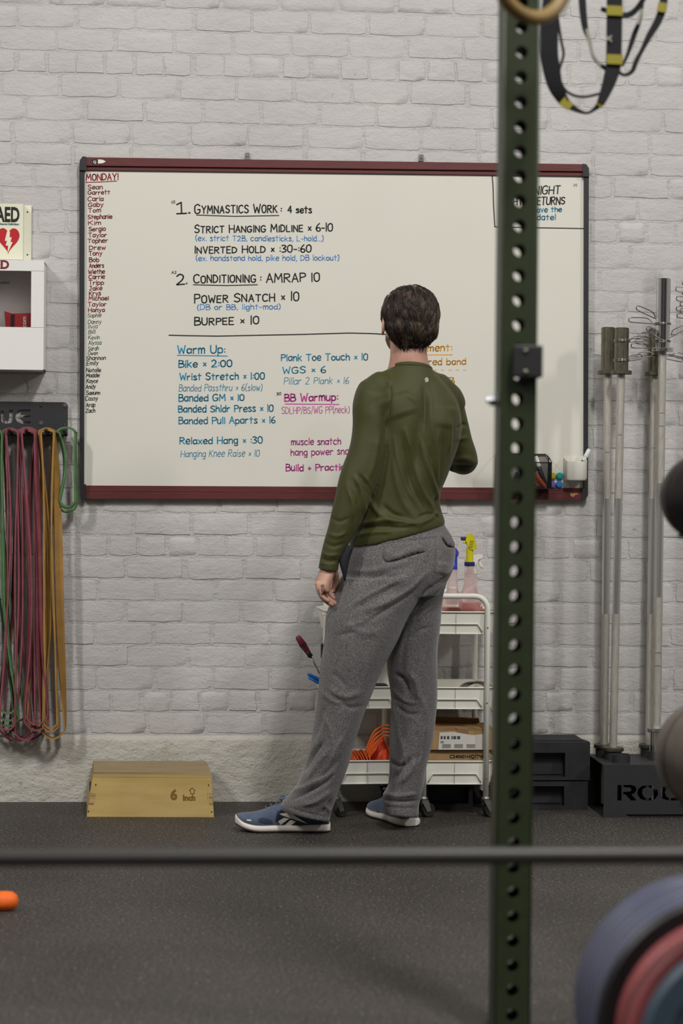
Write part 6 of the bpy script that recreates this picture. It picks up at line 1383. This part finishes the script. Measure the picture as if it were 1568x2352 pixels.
# ---- shoes
M_suede = mat('suede_blue', '#4a586e', .8, vary=.12, vscale=40, sheen=.3, bump=.2, bscale=500); M_meshb = mat('shoe_mesh_blue', '#333f52', .8, bump=.5, bscale=900); M_sole = mat('sole_cream', '#dcd3cb', .55, vary=.04, vscale=12); M_out = mat('outsole_black', '#222124', .7); M_str = mat('shoe_stripe_cream', '#dedac9', .5); M_dkb = mat('shoe_navy', '#22283a', .6)
def shoe(label, heel, toe, Lz=.305, wid=.104, toeup=.012, mir=1):
    """heel/toe ground points; local +x heel->toe, y across, z up"""
    d = (toe-heel).normalized(); nn = Vector((-d.y, d.x, 0)); T = Matrix(((d.x, nn.x, 0, heel.x), (d.y, nn.y, 0, heel.y), (0, 0, 1, 0), (0, 0, 0, 1)))
    t = thing('shoe', None, None); t.parent = man; t['label'] = label; L = (toe-heel).length
    loc = [0, .04, .1, .2, .32, .45, .58, .70, .80, .90, .96, 1.0]; w = [.50, .70, .80, .84, .78, .76, .84, .98, 1.0, .86, .62, .28]
    topz = [.060, .074, .082, .088, .092, .096, .085, .070, .060, .050, .042, .032]; c = [0, 0, 0, 0, 0, .02, .04, .05, .04, .01, -.01, -.03]
    def lift(f): return toeup*max(0, (f-.72)/.28)**2
    up = MB(); rings = []
    for f, ww, tz_, cc in zip(loc, w, topz, c):
        z0 = .018+lift(f); h = (tz_-.018); rings.append((Vector((f*L, mir*cc*wid, z0+h*.42)), Vector((0, wid/2*ww*.93, 0)), Vector((0, 0, h*.60))))
    up.loft(rings_between(rings, 3), 24, .85, T=T); ub = remesh(up, 'upper', M_suede, .0032, 3)
    so_ = MB(); rings = []
    for f, ww, cc in zip(loc, w, c):
        z0 = lift(f)*1.15; h = .024+.004*(f < .25)+(.006 if f > .93 else 0); rings.append((Vector((f*L*1.02-.005, mir*cc*wid, z0+h/2+.0015)), Vector((0, wid/2*ww*1.03, 0)), Vector((0, 0, h/2))))
    so_.loft(rings_between(rings, 3), 24, .55, T=T); so2 = remesh(so_, 'midsole', M_sole, .003, 3)
    ou = MB(); rings = []
    for f, ww, cc in zip(loc, w, c): rings.append((Vector((f*L*1.01-.003, mir*cc*wid, lift(f)*1.1+.0035)), Vector((0, wid/2*ww*.99, 0)), Vector((0, 0, .0035))))
    ou.loft(rings_between(rings, 2), 20, .6, T=T); ou2 = ou.build('outsole', M_out, smooth=True)
    off = man.location
    for o in (ub, so2, ou2): o.parent = t; o.data.transform(Matrix.Translation(-off))
    # laces
    for k in range(4):
        f = .50+.055*k; z = [.102, .096, .088, .080][k]; b = MB(); b.tube([T@Vector((f*L, -.022, z-.012))-off, T@Vector((f*L+.004, 0, z))-off, T@Vector((f*L, .022, z-.012))-off], .0028, 6, flat=.6); o = b.build('lace', M_suede, t, True)
    b = MB(); f = .48
    for s in (-1, 1): b.tube([q_-off for q_ in catmull([T@Vector((f*L, 0, .103)), T@Vector((f*L-.01, s*.02, .112)), T@Vector((f*L+.015, s*.03, .108)), T@Vector((f*L+.006, s*.004, .102))], 4)], .0026, 6)
    b.build('lace_bow', M_suede, t, True)
    b = MB(); b.loft([(T@Vector((.40*L, 0, .095))-off, nn*.020, Vector((0, 0, .006))), (T@Vector((.47*L, 0, .112))-off, nn*.022, Vector((0, 0, .005)))], 12); b.build('tongue', M_suede, t, True)
    return t, ub, so2
h1, t1 = G(757, 1914), G(541, 1913)
h1 = h1+Vector((0, .045, 0)); t1 = t1+Vector((0, .050, 0))
shL, ubL, soL = shoe('left shoe, blue suede with cream side stripes, pointing left', h1, t1, toeup=.020, mir=1)
h2 = G(944, 1899); t2 = h2+Vector((-.36, .93, 0)).normalized()*.285
shR, ubR, soR = shoe('right shoe, blue with pale heel tab, pointing away', h2, t2, toeup=.006, mir=-1)
bvu = bvh_of(ubL)
def sdec(nm, poly, m, o=.0012, par=shL, bv=None): d = decal(nm, poly, bv or bvu, m, o, 3); d.data.transform(Matrix.Translation(-man.location)); d.parent = par; return d
sdec('side_panel', [(636, 1862), (660, 1862), (700, 1880), (755, 1888), (755, 1897), (700, 1899), (668, 1900), (632, 1886)], M_dkb, .0009)
sdec('side_stripe', [(641, 1869), (664, 1866), (707, 1892), (648, 1873)], M_str, .002); sdec('side_stripe', [(638, 1886), (652, 1878), (664, 1880), (644, 1894)], M_str, .002); sdec('side_stripe', [(652, 1896), (667, 1883), (680, 1886), (664, 1899)], M_str, .002)
sdec('mesh_vent', [(593, 1881), (603, 1878), (622, 1883), (626, 1891), (608, 1891), (594, 1887)], M_meshb); sdec('toe_tab', [(567, 1882), (577, 1883), (577, 1886), (567, 1885)], M_str)
bsl = bvh_of(soL); b = MB()
for k in range(7):
    u = 643+k*9; sd = decal('arch_tooth', [(u, 1909), (u+6, 1909), (u+6, 1917), (u, 1917)], bsl, mat('arch_blue', '#34466f', .6), .001, 3); sd.data.transform(Matrix.Translation(-man.location)); sd.parent = soL
bvr = bvh_of(ubR); sdec('heel_tab', [(936, 1872), (949, 1872), (949, 1889), (936, 1889)], mat('heel_tab_grey', '#7c8596', .6), .0012, shR, bvr); sdec('mesh_vent', [(852, 1872), (868, 1862), (876, 1870), (866, 1885), (852, 1882)], M_meshb, .0012, shR, bvr)
